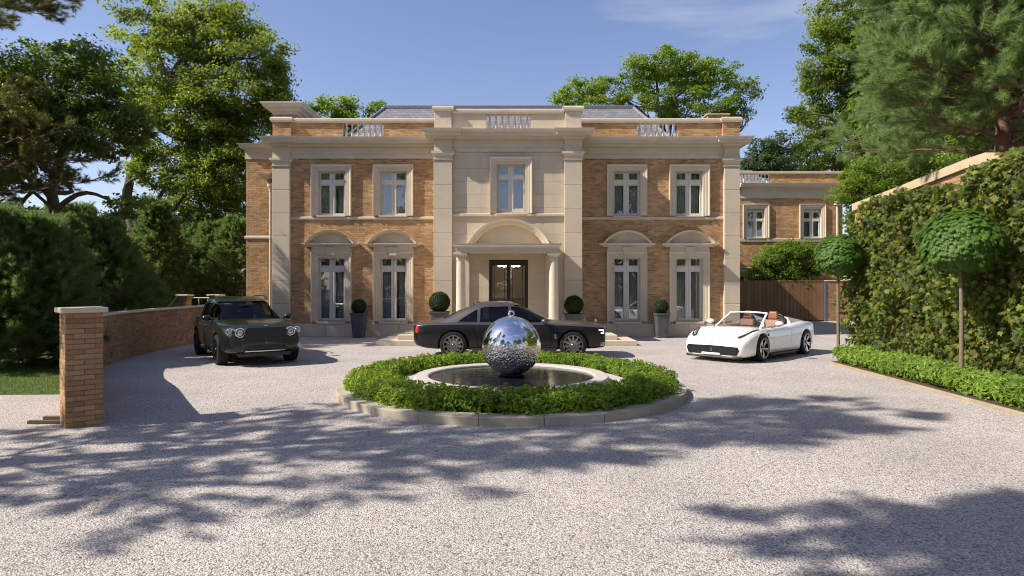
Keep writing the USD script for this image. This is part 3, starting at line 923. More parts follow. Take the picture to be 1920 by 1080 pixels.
# ---- entrance steps
sp = holder(house, "entrance_steps")
STEP = [(px(706, 20.9), px(1195, 20.9), 20.9, 0.165), (-3.95, 3.63, 21.3, 0.33), (-3.35, 3.05, 21.65, 0.495)]
for k, (a, b, y, z) in enumerate(STEP):
    n = 6
    xs = np.linspace(a, b, n + 1)
    mesh(sp, "riser_core", MB().box(a + 0.03, b - 0.03, y + 0.03, YC + 1.2 if k < 2 else YC + 0.05, z - 0.165 if k else 0, z - 0.06), M_STONE)
    for xa, xb in zip(xs[:-1], xs[1:]):
        mesh(sp, "tread_stone", MB().box(xa + 0.002, xb - 0.002, y, (YC + 0.9) if k < 2 else YC - 0.005, z - 0.165 + (0.001 if k == 0 else 0.002), z, 0.01), M_BLOCK)

# ------------------------------------------------------------------ rear wing on the right
YW = 38.6
wing = thing("side_wing", "lower brick side wing set back behind the timber gate, right of the main house", "building")
wx0, wx1 = px(1386, YW), px(1580, YW)
wz = lambda y: pz(y, YW)
wins = [(px(1417, YW), wz(383), wz(447)), (px(1523, YW), wz(383), wz(447))]
hs = [(c - 0.66, c + 0.66, b, a) for c, a, b in wins] + [(px(1400, YW) - 0.6, px(1400, YW) + 0.6, 0.3, 3.2)]
wl = sbox(wx0, 0, wx1, wz(360)).difference(shapely.union_all([sbox(h[0], h[2], h[1], h[3]) for h in hs]))
mesh(wing, "wall", extrude(wl, YW + 0.012, YW + 0.3), M_MORTAR)
mesh(wing, "brickwork", brick_mesh(brick_rows(wx0, wx1, 0, wz(371), [(h[0] - .15, h[1] + .15, h[2] - .1, h[3] + .1) for h in hs], rngB), YW, 0.05, rngB), M_BRICK, kind="stuff")
for k, (c, a, b) in enumerate(wins):
    h_ = b - a
    zt, zb = wz(383) - 0.28, wz(447) + 0.03
    window(c, zb, zt, YW, [wz(409), wz(398)], [wz(443), wz(415)], seed=k + 4, parent=wing)
window(px(1400, YW), 0.3, 2.9, YW, [2.3, 2.65], [0.5, 2.15], seed=9, parent=wing)
zt = wz(345)
pr = [(-0.05, wz(372)), (0.05, wz(372)), (0.05, zt - 0.28), (0.1, zt - 0.24), (0.3, zt - 0.2), (0.32, zt - 0.1), (0.4, zt), (-0.05, zt + 0.01)]
v, f = sweep([(wx0, YW), (wx1, YW), (wx1, 45)], [(o, z) for o, z in pr], False, yx)
mesh(wing, "cornice", (v, f), M_STONE)
sc2 = [(-0.02, wz(453)), (0.06, wz(453)), (0.07, wz(448)), (-0.02, wz(447))]
v, f = sweep([(wx0, YW), (wx1, YW)], [(o, z) for o, z in sc2], False, yx)
mesh(wing, "string_course", (v, f), M_STONE)
wb = px(1446, YW)
mesh(wing, "parapet", MB().box(wb, wx1 - 0.01, YW + 0.052, YW + 0.3, zt, wz(325)), M_MORTAR)
mesh(wing, "brickwork", brick_mesh(brick_rows(wb, wx1, zt + 0.02, wz(326), [], rngB), YW + 0.04, 0.05, rngB), M_BRICK, kind="stuff")
v, f = sweep([(wx0, YW + 0.04), (wx1, YW + 0.04), (wx1, 45)], [(o, z) for o, z in ((-0.25, wz(326)), (0.06, wz(326)), (0.1, wz(324)), (0.1, wz(321)), (-0.25, wz(320)))], False, yx)
mesh(wing, "coping", (v, f), M_STONE)
balustrade(wing, wx0, wb, YW + 0.14, zt, wz(326) - zt, 9)
mesh(wing, "wall", MB().box(wx1 - 0.3, wx1 - 0.002, YW + 0.06, 45, 0, wz(350)), M_BRICK)
dxw = px(1568, YW)
q = holder(wing, "downpipe")
mesh(q, "pipe", tube([(dxw, YW - 0.1, 0.1), (dxw, YW - 0.1, wz(385))], 0.055, 8), M_WHITEPIPE, 40)
mesh(q, "hopper", MB().box(dxw - 0.16, dxw + 0.16, YW - 0.24, YW + 0.0, wz(385), wz(378), 0.02), M_WHITEPIPE)
rv = np.array([(wx0 - 2, 40.0, zt), (px(1446, 40), 40.0, zt), (px(1446, 40), 45.0, zt), (wx0 - 2, 45.0, zt), (wx0 - 2, 42, wz(300)), (px(1410, 42), 42, wz(300))])
mesh(wing, "roof", (rv, np.array([(0, 1, 5, 4), (1, 2, 5, 5), (2, 3, 4, 5)])), M_SLATE)

# ------------------------------------------------------------------ gate and its flanking wall
YG = 36.4
gate = thing("timber_gate", "wide brown vertical board gate closing the side yard", "gate")
ga, gb, gz = px(1386, YG), px(1545, YG), pz(527, YG)
n = 22
for k in range(n):
    xa, xb = ga + (gb - ga) * k / n, ga + (gb - ga) * (k + 1) / n
    mesh(gate, "board", MB().box(xa + 0.006, xb - 0.006, YG, YG + 0.04, 0.06, gz - 0.03, 0.005), M_GATE)
mesh(gate, "top_rail", MB().box(ga, gb, YG - 0.02, YG + 0.07, gz - 0.03, gz + 0.03, 0.008), M_GATE)
mesh(gate, "back_rail", MB().box(ga, gb, YG + 0.041, YG + 0.1, 0.35, 0.5), M_GATE)
mesh(gate, "post", MB().box(gb + 0.01, gb + 0.15, YG - 0.03, YG + 0.11, 0, gz + 0.03, 0.01), M_POST)
gw = thing("brick_yard_wall", "short brick wall between the timber gate and the ivy covered wall", "wall")
wa, wb2 = gb + 0.16, px(1660, YG)
mesh(gw, "core", MB().box(wa, wb2, YG + 0.012, YG + 0.3, 0, gz), M_MORTAR)
mesh(gw, "brickwork", brick_mesh(brick_rows(wa, wb2, 0, gz, [], rngB), YG, 0.05, rngB), M_GBRICK, kind="stuff")
mesh(gw, "coping", MB().box(wa, wb2, YG - 0.04, YG + 0.34, gz, gz + 0.06, 0.01), M_STONE)
# ------------------------------------------------------------------ front pier and curved garden wall
def brick_box(cx, cy, cz, lx, ly, lz, yaw, ch=0.004):
    m = MB().box(-lx / 2, lx / 2, -ly / 2, ly / 2, -lz / 2, lz / 2, ch)
    v, f = m.arr()
    c, s = math.cos(yaw), math.sin(yaw)
    return v @ np.array([[c, s, 0], [-s, c, 0], [0, 0, 1]]) + [cx, cy, cz], f


rngW = np.random.default_rng(5)
pier = thing("gate_pier", "square brick pier with a flat stone cap at the near end of the curved wall", "pier", (-6.18, 8.88, 0), 44.0)
PX0, PX1, PY0, PY1, PH = -0.225, 0.225, -0.225, 0.225, 1.60
mesh(pier, "core", MB().box(PX0 + .012, PX1 - .012, PY0 + .012, PY1 - .012, 0, PH), M_GMORTAR)
nr = 22
ph = PH / nr
for r in range(nr):
    z0, z1 = r * ph + 0.004, (r + 1) * ph - 0.004
    w = 0.10
    if r % 2 == 0:
        ws = [(PX0, PX1, PY0, PY0 + w, 2, 0), (PX0, PX1, PY1 - w, PY1, 2, 0), (PX0, PX0 + w, PY0 + w, PY1 - w, 1, 1), (PX1 - w, PX1, PY0 + w, PY1 - w, 1, 1)]
    else:
        ws = [(PX0 + w, PX1 - w, PY0, PY0 + w, 1, 0), (PX0 + w, PX1 - w, PY1 - w, PY1, 1, 0), (PX0, PX0 + w, PY0, PY1, 2, 1), (PX1 - w, PX1, PY0, PY1, 2, 1)]
    for xa, xb, ya, yb, n, ax in ws:
        for k in range(n):
            d = rngW.uniform(-0.003, 0.003)
            if ax == 0:
                a, b = xa + (xb - xa) * k / n, xa + (xb - xa) * (k + 1) / n
                mm = MB().box(a + .004 * (k > 0), b - .004 * (k < n - 1), ya + (d if ya == PY0 else 0), yb + (d if yb == PY1 else 0), z0, z1, 0.004)
            else:
                a, b = ya + (yb - ya) * k / n, ya + (yb - ya) * (k + 1) / n
                mm = MB().box(xa + (d if xa == PX0 else 0), xb + (d if xb == PX1 else 0), a + .004, b - .004, z0, z1, 0.004)
            mesh(pier, "brick", mm, M_GBRICK)
mesh(pier, "cap_stone", MB().box(PX0 - .055, PX1 + .055, PY0 - .055, PY1 + .055, PH, PH + 0.075, 0.012), M_STONE)

wall = thing("garden_wall", "low curved brick wall with a pale stone coping sweeping back from the pier", "wall")
seg = np.diff(WALLC, axis=0)
sl = np.concatenate([[0], np.cumsum(np.linalg.norm(seg, axis=1))])
WH = 1.25


def wpt(s, off=0.0):
    x, y = np.interp(s, sl, WALLC[:, 0]), np.interp(s, sl, WALLC[:, 1])
    x2, y2 = np.interp(s + .05, sl, WALLC[:, 0]), np.interp(s + .05, sl, WALLC[:, 1])
    x1, y1 = np.interp(s - .05, sl, WALLC[:, 0]), np.interp(s - .05, sl, WALLC[:, 1])
    yaw = math.atan2(y2 - y1, x2 - x1)
    return x + off * math.sin(yaw), y - off * math.cos(yaw), yaw


half_t = 0.115
v, f = sweep(WALLC, [(half_t - .014, 0), (half_t - .014, WH), (-half_t + .014, WH), (-half_t + .014, 0)], False, yx)
mesh(wall, "core", (v, f), M_GMORTAR)
cp = [(half_t + .04, WH + .0), (half_t + .05, WH + .01), (half_t + .05, WH + .05), (half_t + .04, WH + .06), (0, WH + .075), (-half_t - .05, WH + .06), (-half_t - .05, WH), (half_t + .04, WH)]
v, f = sweep(WALLC, cp, False, yx)
mesh(wall, "coping", (v, f), M_STONE)
wb_ = []
nr = 17
ph = WH / nr
step = 0.225
for side in (1, -1):
    for r in range(nr):
        s = 0.0 if r % 2 else -step / 2
        while s < sl[-1]:
            a, b = max(s, 0.0), min(s + step - 0.010, sl[-1])
            if b - a > 0.03:
                x, y, yaw = wpt((a + b) / 2, side * (half_t - 0.03 + rngW.uniform(-.003, .003)))
                if side > 0 or (a + b) / 2 < 6:
                    wb_.append((side, y, (x, y, (r + .5) * ph, b - a, 0.06, ph - .009, yaw)))
            s += step
wb_.sort(key=lambda t: (t[0] < 0, t[1]))
for i, (_, _, a) in enumerate(wb_[:300]):
    mesh(wall, "brick", brick_box(*a), M_GBRICK)
rest = MB()
for _, _, a in wb_[300:]:
    rest.add(*brick_box(*a))
mesh(wall, "brickwork", rest, M_GBRICK, kind="stuff")

# garden steps with brick piers and a rail, beyond the wall at the house corner
for i, (xx, lab) in enumerate(((346, "brick garden pier with stone cap behind the curved wall, left end of the white rail"), (405, "brick garden pier with stone cap behind the dark car, right end of the white rail"))):
    yy = 26.0
    x = px(xx, yy)
    zt = pz(551, yy)
    g = thing("garden_pier", lab, "pier")
    mesh(g, "core", MB().box(x - .19, x + .19, yy - .19, yy + .19, 0, zt - .1), M_MORTAR)
    mesh(g, "brickwork", brick_mesh(brick_rows(x - .2, x + .2, 0, zt - .1, [], rngB), yy - .2, .05, rngB), M_GBRICK, kind="stuff")
    for q, s in ((x - .2, 1), (x + .2, -1)):
        mesh(g, "brickwork", brick_mesh(brick_rows(yy - .2, yy + .2, 0, zt - .1, [], rngB), q, .05 * s, rngB, "y"), M_GBRICK, kind="stuff")
    mesh(g, "cap_stone", MB().box(x - .27, x + .27, yy - .27, yy + .27, zt - .1, zt - .02, .012), M_STONE)
    if i == 0:
        sw = thing("stair_wall", "sloping brick stair wall with stone coping left of the garden pier", "wall")
        pp = Polygon([(x - .95, 0), (x - .21, 0), (x - .21, zt - .15), (x - .5, zt - .45), (x - .95, zt - 1.0)])
        mesh(sw, "panel", extrude(pp, yy - .15, yy + .15), M_GBRICK)
        mesh(sw, "coping", extrude(Polygon([(x - .97, zt - 1.0), (x - .21, zt - .15), (x - .21, zt - .07), (x - .97, zt - .92)]), yy - .2, yy + .2), M_STONE)
    else:
        rl = thing("garden_rail", "thin white metal rail between the two garden piers", "railing")
        xa = px(346, yy) + .2
        mesh(rl, "top_bar", tube([(xa, yy, zt - .16), (x - .2, yy, zt - .16)], .025, 8), M_WHITEPIPE)
        mesh(rl, "bottom_bar", tube([(xa, yy, .7), (x - .2, yy, .7)], .02, 8), M_WHITEPIPE)
        for t in (0.35, 0.7):
            mesh(rl, "upright", tube([(xa + t * (x - xa), yy, 0), (xa + t * (x - xa), yy, zt - .16)], .018, 6), M_WHITEPIPE)

eg = thing("timber_edging", "short weathered timber edging at the foot of the brick pier", "edging")
mesh(eg, "board", MB().box(-6.95, -6.42, 8.86, 8.93, 0.0, 0.05, 0.006), M_TIMBER)
mesh(eg, "board", MB().box(-6.80, -6.42, 8.96, 9.03, 0.0, 0.09, 0.006), M_TIMBER)

# ------------------------------------------------------------------ fountain island
FC = np.array([px(959, 12.0), 11.97])
KR = 3.27
ki = thing("island_kerb", "low round stone kerb ringing the planted fountain island", "kerb", (FC[0], FC[1], 0))
NK = 22
M_KERB = island('kerb_stone', [(0.405, 0.355, 0.28), (0.42, 0.37, 0.29)], 0.8, 0.002, 60.0, 0.3)
for k in range(NK):
    a0, a1 = 2 * math.pi * k / NK + 0.0002, 2 * math.pi * (k + 1) / NK - 0.0002
    an = np.linspace(a0, a1, 5)
    arc = np.column_stack([np.cos(an), np.sin(an)]) * (KR - 0.15)
    pr = [(-0.15, 0.0), (-0.15, 0.118), (-0.138, 0.13), (0.138, 0.13), (0.15, 0.118), (0.15, 0.0)]
    v, f = sweep(arc, [(-o, z) for o, z in pr], False, yx)
    mesh(ki, "kerb_stone", (v, f), M_KERB, 25)
soil = top_mesh("planting_soil", lathe([(KR - .16, 0.09), (2.6, 0.13), (1.9, 0.12), (0.0, 0.12)], 64, c=(FC[0], FC[1], 0)), M_SOIL, "dark soil between the round kerb and the fountain basin", None, "structure")
bas = thing("fountain_basin", "round speckled stone fountain basin filled with dark water", "fountain", (FC[0], FC[1], 0))
M_GRANITE = usdkit.material(stage, LK + "granite", {
    "g": ("geometry", {}), "v": ("voronoi_texture", {"scale": 70.0}), "sc": ("separate_color", {}),
    "r": ("rgb_ramp", {"ramp": [(0, (0.30, 0.26, 0.23)), (0.25, (0.42, 0.37, 0.33)), (0.7, (0.50, 0.45, 0.41)), (1, (0.58, 0.54, 0.50))]}),
    "p": ("principled_bsdf", {"roughness": 0.6}), "bu": ("bump", {"strength": 0.5, "distance": 0.004})},
    [("g.position", "v.vector"), ("v.color", "sc.color"), ("sc.r", "r.fac"), ("r.color", "p.base_color"), ("v.distance", "bu.height"), ("bu.normal", "p.normal")], surface="p.BSDF")
mesh(bas, "rim", lathe([(1.86, 0.05), (1.86, 0.265), (1.845, 0.285), (1.61, 0.285), (1.59, 0.27), (1.58, 0.20), (0.0, 0.15)], 96), M_GRANITE, 35)
mesh(bas, "apron", lathe([(2.28, 0.06), (2.28, 0.145), (2.265, 0.155), (1.862, 0.155)], 72), M_GRANITE, 35)
M_WATER = usdkit.material(stage, LK + "dark_water", {
    "g": ("geometry", {}), "w": ("noise_texture", {"scale": 5.0, "detail": 4.0}), "mp": ("mapping", {"scale": (1.0, 2.6, 1.0)}), "bu": ("bump", {"strength": 0.35, "distance": 0.012}),
    "p": ("principled_bsdf", {"base_color": (0.010, 0.009, 0.011), "roughness": 0.04, "ior": 1.33})},
    [("g.position", "mp.vector"), ("mp.vector", "w.vector"), ("w.fac", "bu.height"), ("bu.normal", "p.normal")], surface="p.BSDF")
mesh(bas, "water", lathe([(1.585, 0.245), (0.8, 0.245), (0.0, 0.245)], 96), M_WATER)
sph = thing("steel_sphere", "mirror polished steel sphere with a ring on top, standing in the fountain water", "sculpture", (FC[0], FC[1], 0.838))
M_STEEL = simple("mirror_steel", (0.86, 0.86, 0.88), 0.015, metal=1.0)
ball = trimesh.creation.icosphere(6, 1.0)
bp = np.array(ball.vertices)
rgS = np.random.default_rng(3)
wet = np.clip((0.22 - bp[:, 2]) / 0.5, 0, 1)          # water runs in a pebbled film over the lower half
amp = 0.0003 + 0.012 * wet ** 1.1
disp = amp * (1.4 * (meshkit.noise(bp * [26, 26, 17], 5) - .5) + .5 * rgS.normal(size=len(bp)))
mesh(sph, "ball", (bp * (0.567 + disp)[:, None], ball.faces), M_STEEL, True)
an = np.linspace(0, 2 * math.pi, 25)
mesh(sph, "eyelet", tube(np.column_stack([0.05 * np.sin(an), 0 * an, 0.615 + 0.05 * np.cos(an)]), 0.019, 8), simple("polished_steel", (0.8, 0.8, 0.82), 0.12, metal=1.0), True)
mesh(sph, "collar", lathe([(0.0, 0.545), (0.055, 0.545), (0.045, 0.575), (0.0, 0.58)], 16), UsdShade.Material.Get(stage, LK + "polished_steel"), 40)
M_FOAM = simple("bubbling_water", (0.55, 0.57, 0.6), 0.15, bump=0.02, bscale=30)
mesh(sph, "water_skirt", lathe([(0.0, -0.45), (0.20, -0.52), (0.27, -0.585), (0.0, -0.59)], 32), M_WATER, True)


# ------------------------------------------------------------------ leaves
def unit(v):
    return v / np.maximum(np.linalg.norm(v, axis=-1, keepdims=True), 1e-9)


def leaves(pos, nrm, size, rng, width=0.5, jit=0.8):
    """one folded four-point leaf at each position, facing roughly along nrm"""
    n = len(pos)
    d = unit(unit(nrm) + jit * rng.normal(size=(n, 3)))
    t = unit(np.cross(d, rng.normal(size=(n, 3))))
    b = np.cross(d, t)
    s = size * rng.uniform(0.65, 1.3, (n, 1)) if np.ndim(size) == 0 else size[:, None]
    base = pos - t * s * 0.5
    tip = pos + t * s * 0.5 - d * s * 0.12
    l = pos + b * s * width * 0.5 + d * s * 0.06
    r = pos - b * s * width * 0.5 + d * s * 0.06
    v = np.stack([base, r, tip, l], 1).reshape(-1, 3)
    i = np.arange(n)[:, None] * 4
    f = np.concatenate([i + [0, 1, 2], i + [0, 2, 3]], 0)
    return v, f


M_BOX = leafmat("box_leaf", [(0.012, 0.028, 0.007), (0.02, 0.045, 0.01), (0.03, 0.06, 0.014)], 0.2, (0.08, 0.16, 0.03))
M_HEDGE = leafmat("low_hedge_leaf", [(0.05, 0.10, 0.012), (0.09, 0.155, 0.018), (0.13, 0.21, 0.025), (0.17, 0.25, 0.03)], 0.45, (0.42, 0.56, 0.05))
M_LIME = leafmat("low_border_leaf", [(0.13, 0.21, 0.03), (0.18, 0.28, 0.045), (0.23, 0.34, 0.06)], 0.45, (0.46, 0.60, 0.09))
M_BARK = simple("bark", (0.09, 0.07, 0.05), 0.9, noise=0.4, nscale=12, bump=0.03, bscale=14, coord="obj")
M_PINEBARK = simple("pine_bark", (0.13, 0.07, 0.045), 0.9, noise=0.4, nscale=10, bump=0.04, bscale=12, coord="obj")
M_STEM = simple("young_bark", (0.16, 0.12, 0.08), 0.85, noise=0.25, nscale=20)

rngH = np.random.default_rng(21)


def lump(c, r, n, rng, size, squash=1.0, top=0.0):
    """leaves on and inside an uneven lump"""
    d = unit(rng.normal(size=(n, 3)))
    k = rng.uniform(0.55, 1.0, (n, 1)) ** 0.5
    bump = 0.8 + 0.35 * meshkit.noise(d * 2.3 + np.asarray(c)[None] * 3.1, 3)[:, None]
    p = d * k * bump * r
    p[:, 2] *= squash
    return leaves(p + c, d + [0, 0, top], size, rng)


# ring of low hedge: one clipped planting of many small bushes
hv = MB()
for k in range(96):
    a = 2 * math.pi * k / 96 + rngH.uniform(-.02, .02)
    for rr_ in (2.45, 2.70, 2.92):
        ra = rr_ + rngH.uniform(-.08, .08)
        cz_ = 0.235 + rngH.uniform(-.04, .04)
        hv.add(*lump((FC[0] + ra * math.cos(a), FC[1] + ra * math.sin(a), cz_ + (0.03 if rr_ < 2.8 else -0.03)), 0.20, 150, rngH, 0.078, 0.95, 0.5))
ring = thing("ring_hedge", "round low green hedge planted around the fountain basin", "hedge")
mesh(ring, "foliage", hv, M_HEDGE, kind="stuff")
for k in range(40):
    a = 2 * math.pi * (k + .3) / 40
    x, y = FC[0] + 2.7 * math.cos(a), FC[1] + 2.7 * math.sin(a)
    mesh(ring, "stem", tube([(x, y, 0.08), (x + rngH.uniform(-.04, .04), y + rngH.uniform(-.04, .04), 0.3)], 0.010, 5), M_BARK)

# ------------------------------------------------------------------ planters with clipped balls
M_POTTOP = M_SOIL


def topiary(name, label, x, y, z0, rb, hp, wt, wb, group):
    t = thing(name, label, "planter", (x, y, z0), 0, group)
    o = []
    for w, z in ((wb, 0.0), (wb + (wt - wb) * 0.93, hp * 0.93), (wt * 1.06, hp * 0.935), (wt * 1.06, hp), (wt * 0.92, hp), (wt * 0.9, hp * 0.93)):
        o.append((w / 2, z))
    # square tapered pot with softened corners
    rings = []
    for w, z in o:
        an = np.linspace(0, 2 * math.pi, 28, endpoint=False)
        c, s = np.cos(an), np.sin(an)
        q = (np.abs(c) ** 7 + np.abs(s) ** 7) ** (-1 / 7)
        rings.append(np.column_stack([c * q * w, s * q * w, np.full(28, z)]))
    V_ = np.vstack(rings)
    Fq = [(i * 28 + j, i * 28 + (j + 1) % 28, (i + 1) * 28 + (j + 1) % 28, (i + 1) * 28 + j) for i in range(len(o) - 1) for j in range(28)]
    mesh(t, "pot", (V_, np.array(Fq)), M_ZINC, 35)
    mesh(t, "soil", flat(sbox(-wt * .43, -wt * .43, wt * .43, wt * .43), hp * .94), M_SOIL)
    n = int(5200 * (rb / .3) ** 2)
    rg = np.random.default_rng(int(abs(x * 100)) + 1)
    d = unit(rg.normal(size=(n, 3)))
    p = d * rb * (1 - 0.12 * rg.uniform(0, 1, (n, 1)) ** 2) * (0.97 + .06 * meshkit.noise(d * 5, 2)[:, None])
    m = MB().add(*leaves(p + [0, 0, hp + rb * .88], d, 0.034, rg, 0.6, 0.6))
    m.tm(trimesh.creation.icosphere(3, rb * .9).apply_translation((0, 0, hp + rb * .88)))
    mesh(t, "clipped_ball", m, M_BOX)
    mesh(t, "stem", tube([(0, 0, hp * .9), (0, 0, hp + rb * .5)], .03, 6), M_BARK)


topiary("topiary_planter", "tall tapered grey pot with clipped ball between the two left French windows", px(673, 24.3), 24.3, 0, 0.29, 0.97, 0.60, 0.42, "tapered grey pots with clipped box balls")
topiary("topiary_planter", "tall tapered grey pot with clipped ball between the two right French windows", px(1240, 24.3), 24.3, 0, 0.28, 0.97, 0.60, 0.42, "tapered grey pots with clipped box balls")
topiary("topiary_planter", "grey pot with larger clipped ball on the steps left of the portico", px(824, 22.6), 22.6, 0.495, 0.385, 0.60, 0.72, 0.56, "tapered grey pots with clipped box balls")
topiary("topiary_planter", "grey pot with larger clipped ball on the steps right of the portico", px(1076, 22.6), 22.6, 0.495, 0.355, 0.52, 0.72, 0.56, "tapered grey pots with clipped box balls")

# ------------------------------------------------------------------ right-hand border: edging, soil, low plants, ivy wall, standard trees
e0, e1 = np.array([7.40, 4.0]), np.array([8.20, 16.0])
ed = thing("border_edging", "narrow stone edging strip along the planted border on the right", "edging")
dirn = unit(e1 - e0)
yaw = math.atan2(dirn[1], dirn[0])
nk = 15
for k in range(nk):
    p = e0 + (e1 - e0) * (k + .5) / nk
    L_ = np.linalg.norm(e1 - e0) / nk - .006
    mesh(ed, "edging_stone", brick_box(p[0], p[1], 0.025, L_, 0.07, 0.07, yaw, 0.008), M_EDGE2)
p = e1 + np.array([.55, .15])
mesh(ed, "edging_stone", brick_box(p[0], p[1], 0.025, 1.15, 0.07, 0.07, 0.25, 0.008), M_EDGE2)
top_mesh("border_soil", flat(Polygon([tuple(e0 + [.03, 0]), tuple(e1 + [.03, 0]), (9.3, 16.3), (14, 16.3), (14, 4)]), 0.03), M_SOIL, "bare dark soil of the border along the ivy wall", None, "structure")
lb = MB()
for k in range(140):
    t = k / 139
    yy = 6.5 + (16.1 - 6.5) * t
    for off in (0.42, 0.72):
        xx = 7.57 + (yy - 6.5) * (0.8 / 12) + off + rngH.uniform(-.08, .08)
        lb.add(*lump((xx, yy + rngH.uniform(-.05, .05), 0.24 + rngH.uniform(-.04, .06)), 0.21, 170, rngH, 0.095, 1.0, 0.6))
lbp = thing("border_plants", "bright green low leafy plants in a row along the right border", "plants")
mesh(lbp, "foliage", lb, M_LIME, kind="stuff")

# ivy-covered wall
IX = 9.55
iw = thing("ivy_wall", "tall brick garden wall with raked stone coping under the ivy on the right", "wall")
TOP = [(5.0, 4.18), (11.3, 4.20), (12.2, 4.40), (12.65, 4.52), (13.2, 4.50), (15.5, 4.29), (17.6, 4.14)]
WXI = 9.75


def wtop(y):
    return np.interp(y, [t[0] for t in TOP], [t[1] for t in TOP])


mesh(iw, "core", extrude(Polygon([(5, 0), (17.6, 0)] + [t for t in TOP[::-1]]), WXI + .012, WXI + .4, "yz"), M_MORTAR)
rows = [r for r in brick_rows(5.0, 17.6, 0, 4.9, [], rngB) if r[3] < wtop((r[0] + r[1]) / 2) - .02]
mesh(iw, "brickwork", brick_mesh(rows, WXI, .05, rngB, "y"), M_GBRICK, kind="stuff")
rows = brick_rows(WXI, WXI + .4, 0, 4.2, [], rngB)
mesh(iw, "brickwork", brick_mesh(rows, 17.6, -.05, rngB), M_GBRICK, kind="stuff")
tp = np.array(TOP)
cpx = np.vstack([np.column_stack([tp[:, 0], tp[:, 1] + .005]), np.column_stack([tp[::-1, 0], tp[::-1, 1] + .20])])
mesh(iw, "coping", extrude(Polygon(cpx), WXI - .08, WXI + .48, "yz"), M_EDGE)

IVY = np.array([(0, -.5), (.18, -.34), (.48, -.30), (.30, -.02), (.42, .22), (.17, .17), (0, .56), (-.17, .17), (-.42, .22), (-.30, -.02), (-.48, -.30), (-.18, -.34)])
IVF = np.array([(12, i, (i + 1) % 12) for i in range(12)])
M_IVY = leafmat("ivy_leaf", [(0.018, 0.034, 0.009), (0.028, 0.05, 0.011), (0.042, 0.07, 0.013), (0.06, 0.092, 0.015), (0.085, 0.125, 0.017), (0.13, 0.17, 0.02), (0.18, 0.19, 0.024), (0.11, 0.085, 0.02), (0.05, 0.085, 0.014)], 0.35, (0.34, 0.40, 0.035), 0.62, 0.25)


def ivy_leaf(p, d, s, rng):
    d = unit(np.asarray(d))
    up = np.array([rng.normal() * .5, rng.normal() * .5, -1.0])
    t = unit(up - d * np.dot(up, d))
    b = np.cross(d, t)
    o = np.vstack([IVY, [[0, -.05]]]) * s
    bend = -np.abs(o[:, 0]) * 0.25 - 0.3 * np.maximum(o[:, 1], 0) ** 2 / max(s, 1e-6)
    v = p + o[:, :1] * b + o[:, 1:] * t + bend[:, None] * d
    return v, IVF


rngI = np.random.default_rng(8)
iv = thing("ivy", "thick green and bronze ivy climbing over the tall brick wall", "ivy")
NI = 23000
yv = rngI.uniform(7.2, 17.3, NI)
hv_ = wtop(yv) - np.interp(yv, [7, 11.6, 12.3, 12.9, 13.8, 15.5, 17.6], [-.32, -.22, .16, .36, .34, .14, .10]) + 0.35 * (meshkit.noise(np.column_stack([yv * 1.7, 0 * yv, 0 * yv]), 4) - .5) - np.where(yv > 16.6, .5, 0)
zv = hv_ * rngI.uniform(0.02, 1.0, NI) ** 0.85
th = 0.84 * (.55 * meshkit.fbm(np.column_stack([yv * 1.1, zv * 1.1, 0 * yv + .7]), 2, 2) + .45 * meshkit.noise(np.column_stack([yv * 4.2, zv * 4.2, 0 * yv]), 6))
ok = th > 0.15 + 0.03 * rngI.uniform(size=NI)
xv = WXI - 0.03 - (th * 1.35 - .06) * rngI.uniform(0.25, 1.0, NI)
nv = np.column_stack([-np.ones(NI), rngI.normal(size=NI) * 1.0 - .2 + np.where(yv > 16.9, .6, 0), .45 + rngI.normal(size=NI) * .95])
sv = rngI.uniform(.085, .165, NI)
allv = [(xv[k], yv[k], zv[k], nv[k], sv[k]) for k in np.nonzero(ok)[0]]
# a fringe flopping over the coping
for k in range(700):
    y = rngI.uniform(7.2, 12.1)
    if meshkit.noise(np.array([[y * 1.1, 3.0, 0]]), 9)[0] < .52:
        continue
    allv.append((WXI + rngI.uniform(-.25, .35), y, wtop(y) + rngI.uniform(-.1, .28), np.array([-.5, -.5, 1.0]) + rngI.normal(size=3) * .5, rngI.uniform(.11, .2)))
allv.sort(key=lambda t: -t[4] / t[1] * (1 if t[0] < 9.42 else .3))
for (x, y, z, d, s) in allv[:300]:
    mesh(iv, "leaf", ivy_leaf(np.array([x, y, z]), d, s, rngI), M_IVY)
rest = MB()
for (x, y, z, d, s) in allv[300:]:
    rest.add(*ivy_leaf(np.array([x, y, z]), d, s, rngI))
mesh(iv, "foliage", rest, M_IVY, kind="stuff")
M_TWIG = simple("grey_twig", (0.22, 0.17, 0.12), 0.8)
for k in range(70):
    y, z = rngI.uniform(8, 17), rngI.uniform(.2, 3.7)
    pts = [np.array([WXI - .05 - rngI.uniform(.05, .32), y, z])]
    dr = unit(np.array([-.2, rngI.normal(), rngI.normal() + .4]))
    for q in range(5):
        dr = unit(dr + rngI.normal(size=3) * .45)
        dr[0] *= .5
        pts.append(pts[-1] + dr * .11)
    mesh(iv, "twig", tube(pts, np.linspace(.010, .004, 6), 5), M_TWIG)

M_STD = leafmat("standard_leaf", [(0.045, 0.10, 0.016), (0.07, 0.14, 0.02), (0.095, 0.18, 0.028)], 0.35, (0.22, 0.38, 0.05), 0.55, 0.15)
MAPLE = np.array([(0, -.5), (.2, -.3), (.5, -.18), (.26, .05), (.34, .34), (.1, .26), (0, .56), (-.1, .26), (-.34, .34), (-.26, .05), (-.5, -.18), (-.2, -.3)])


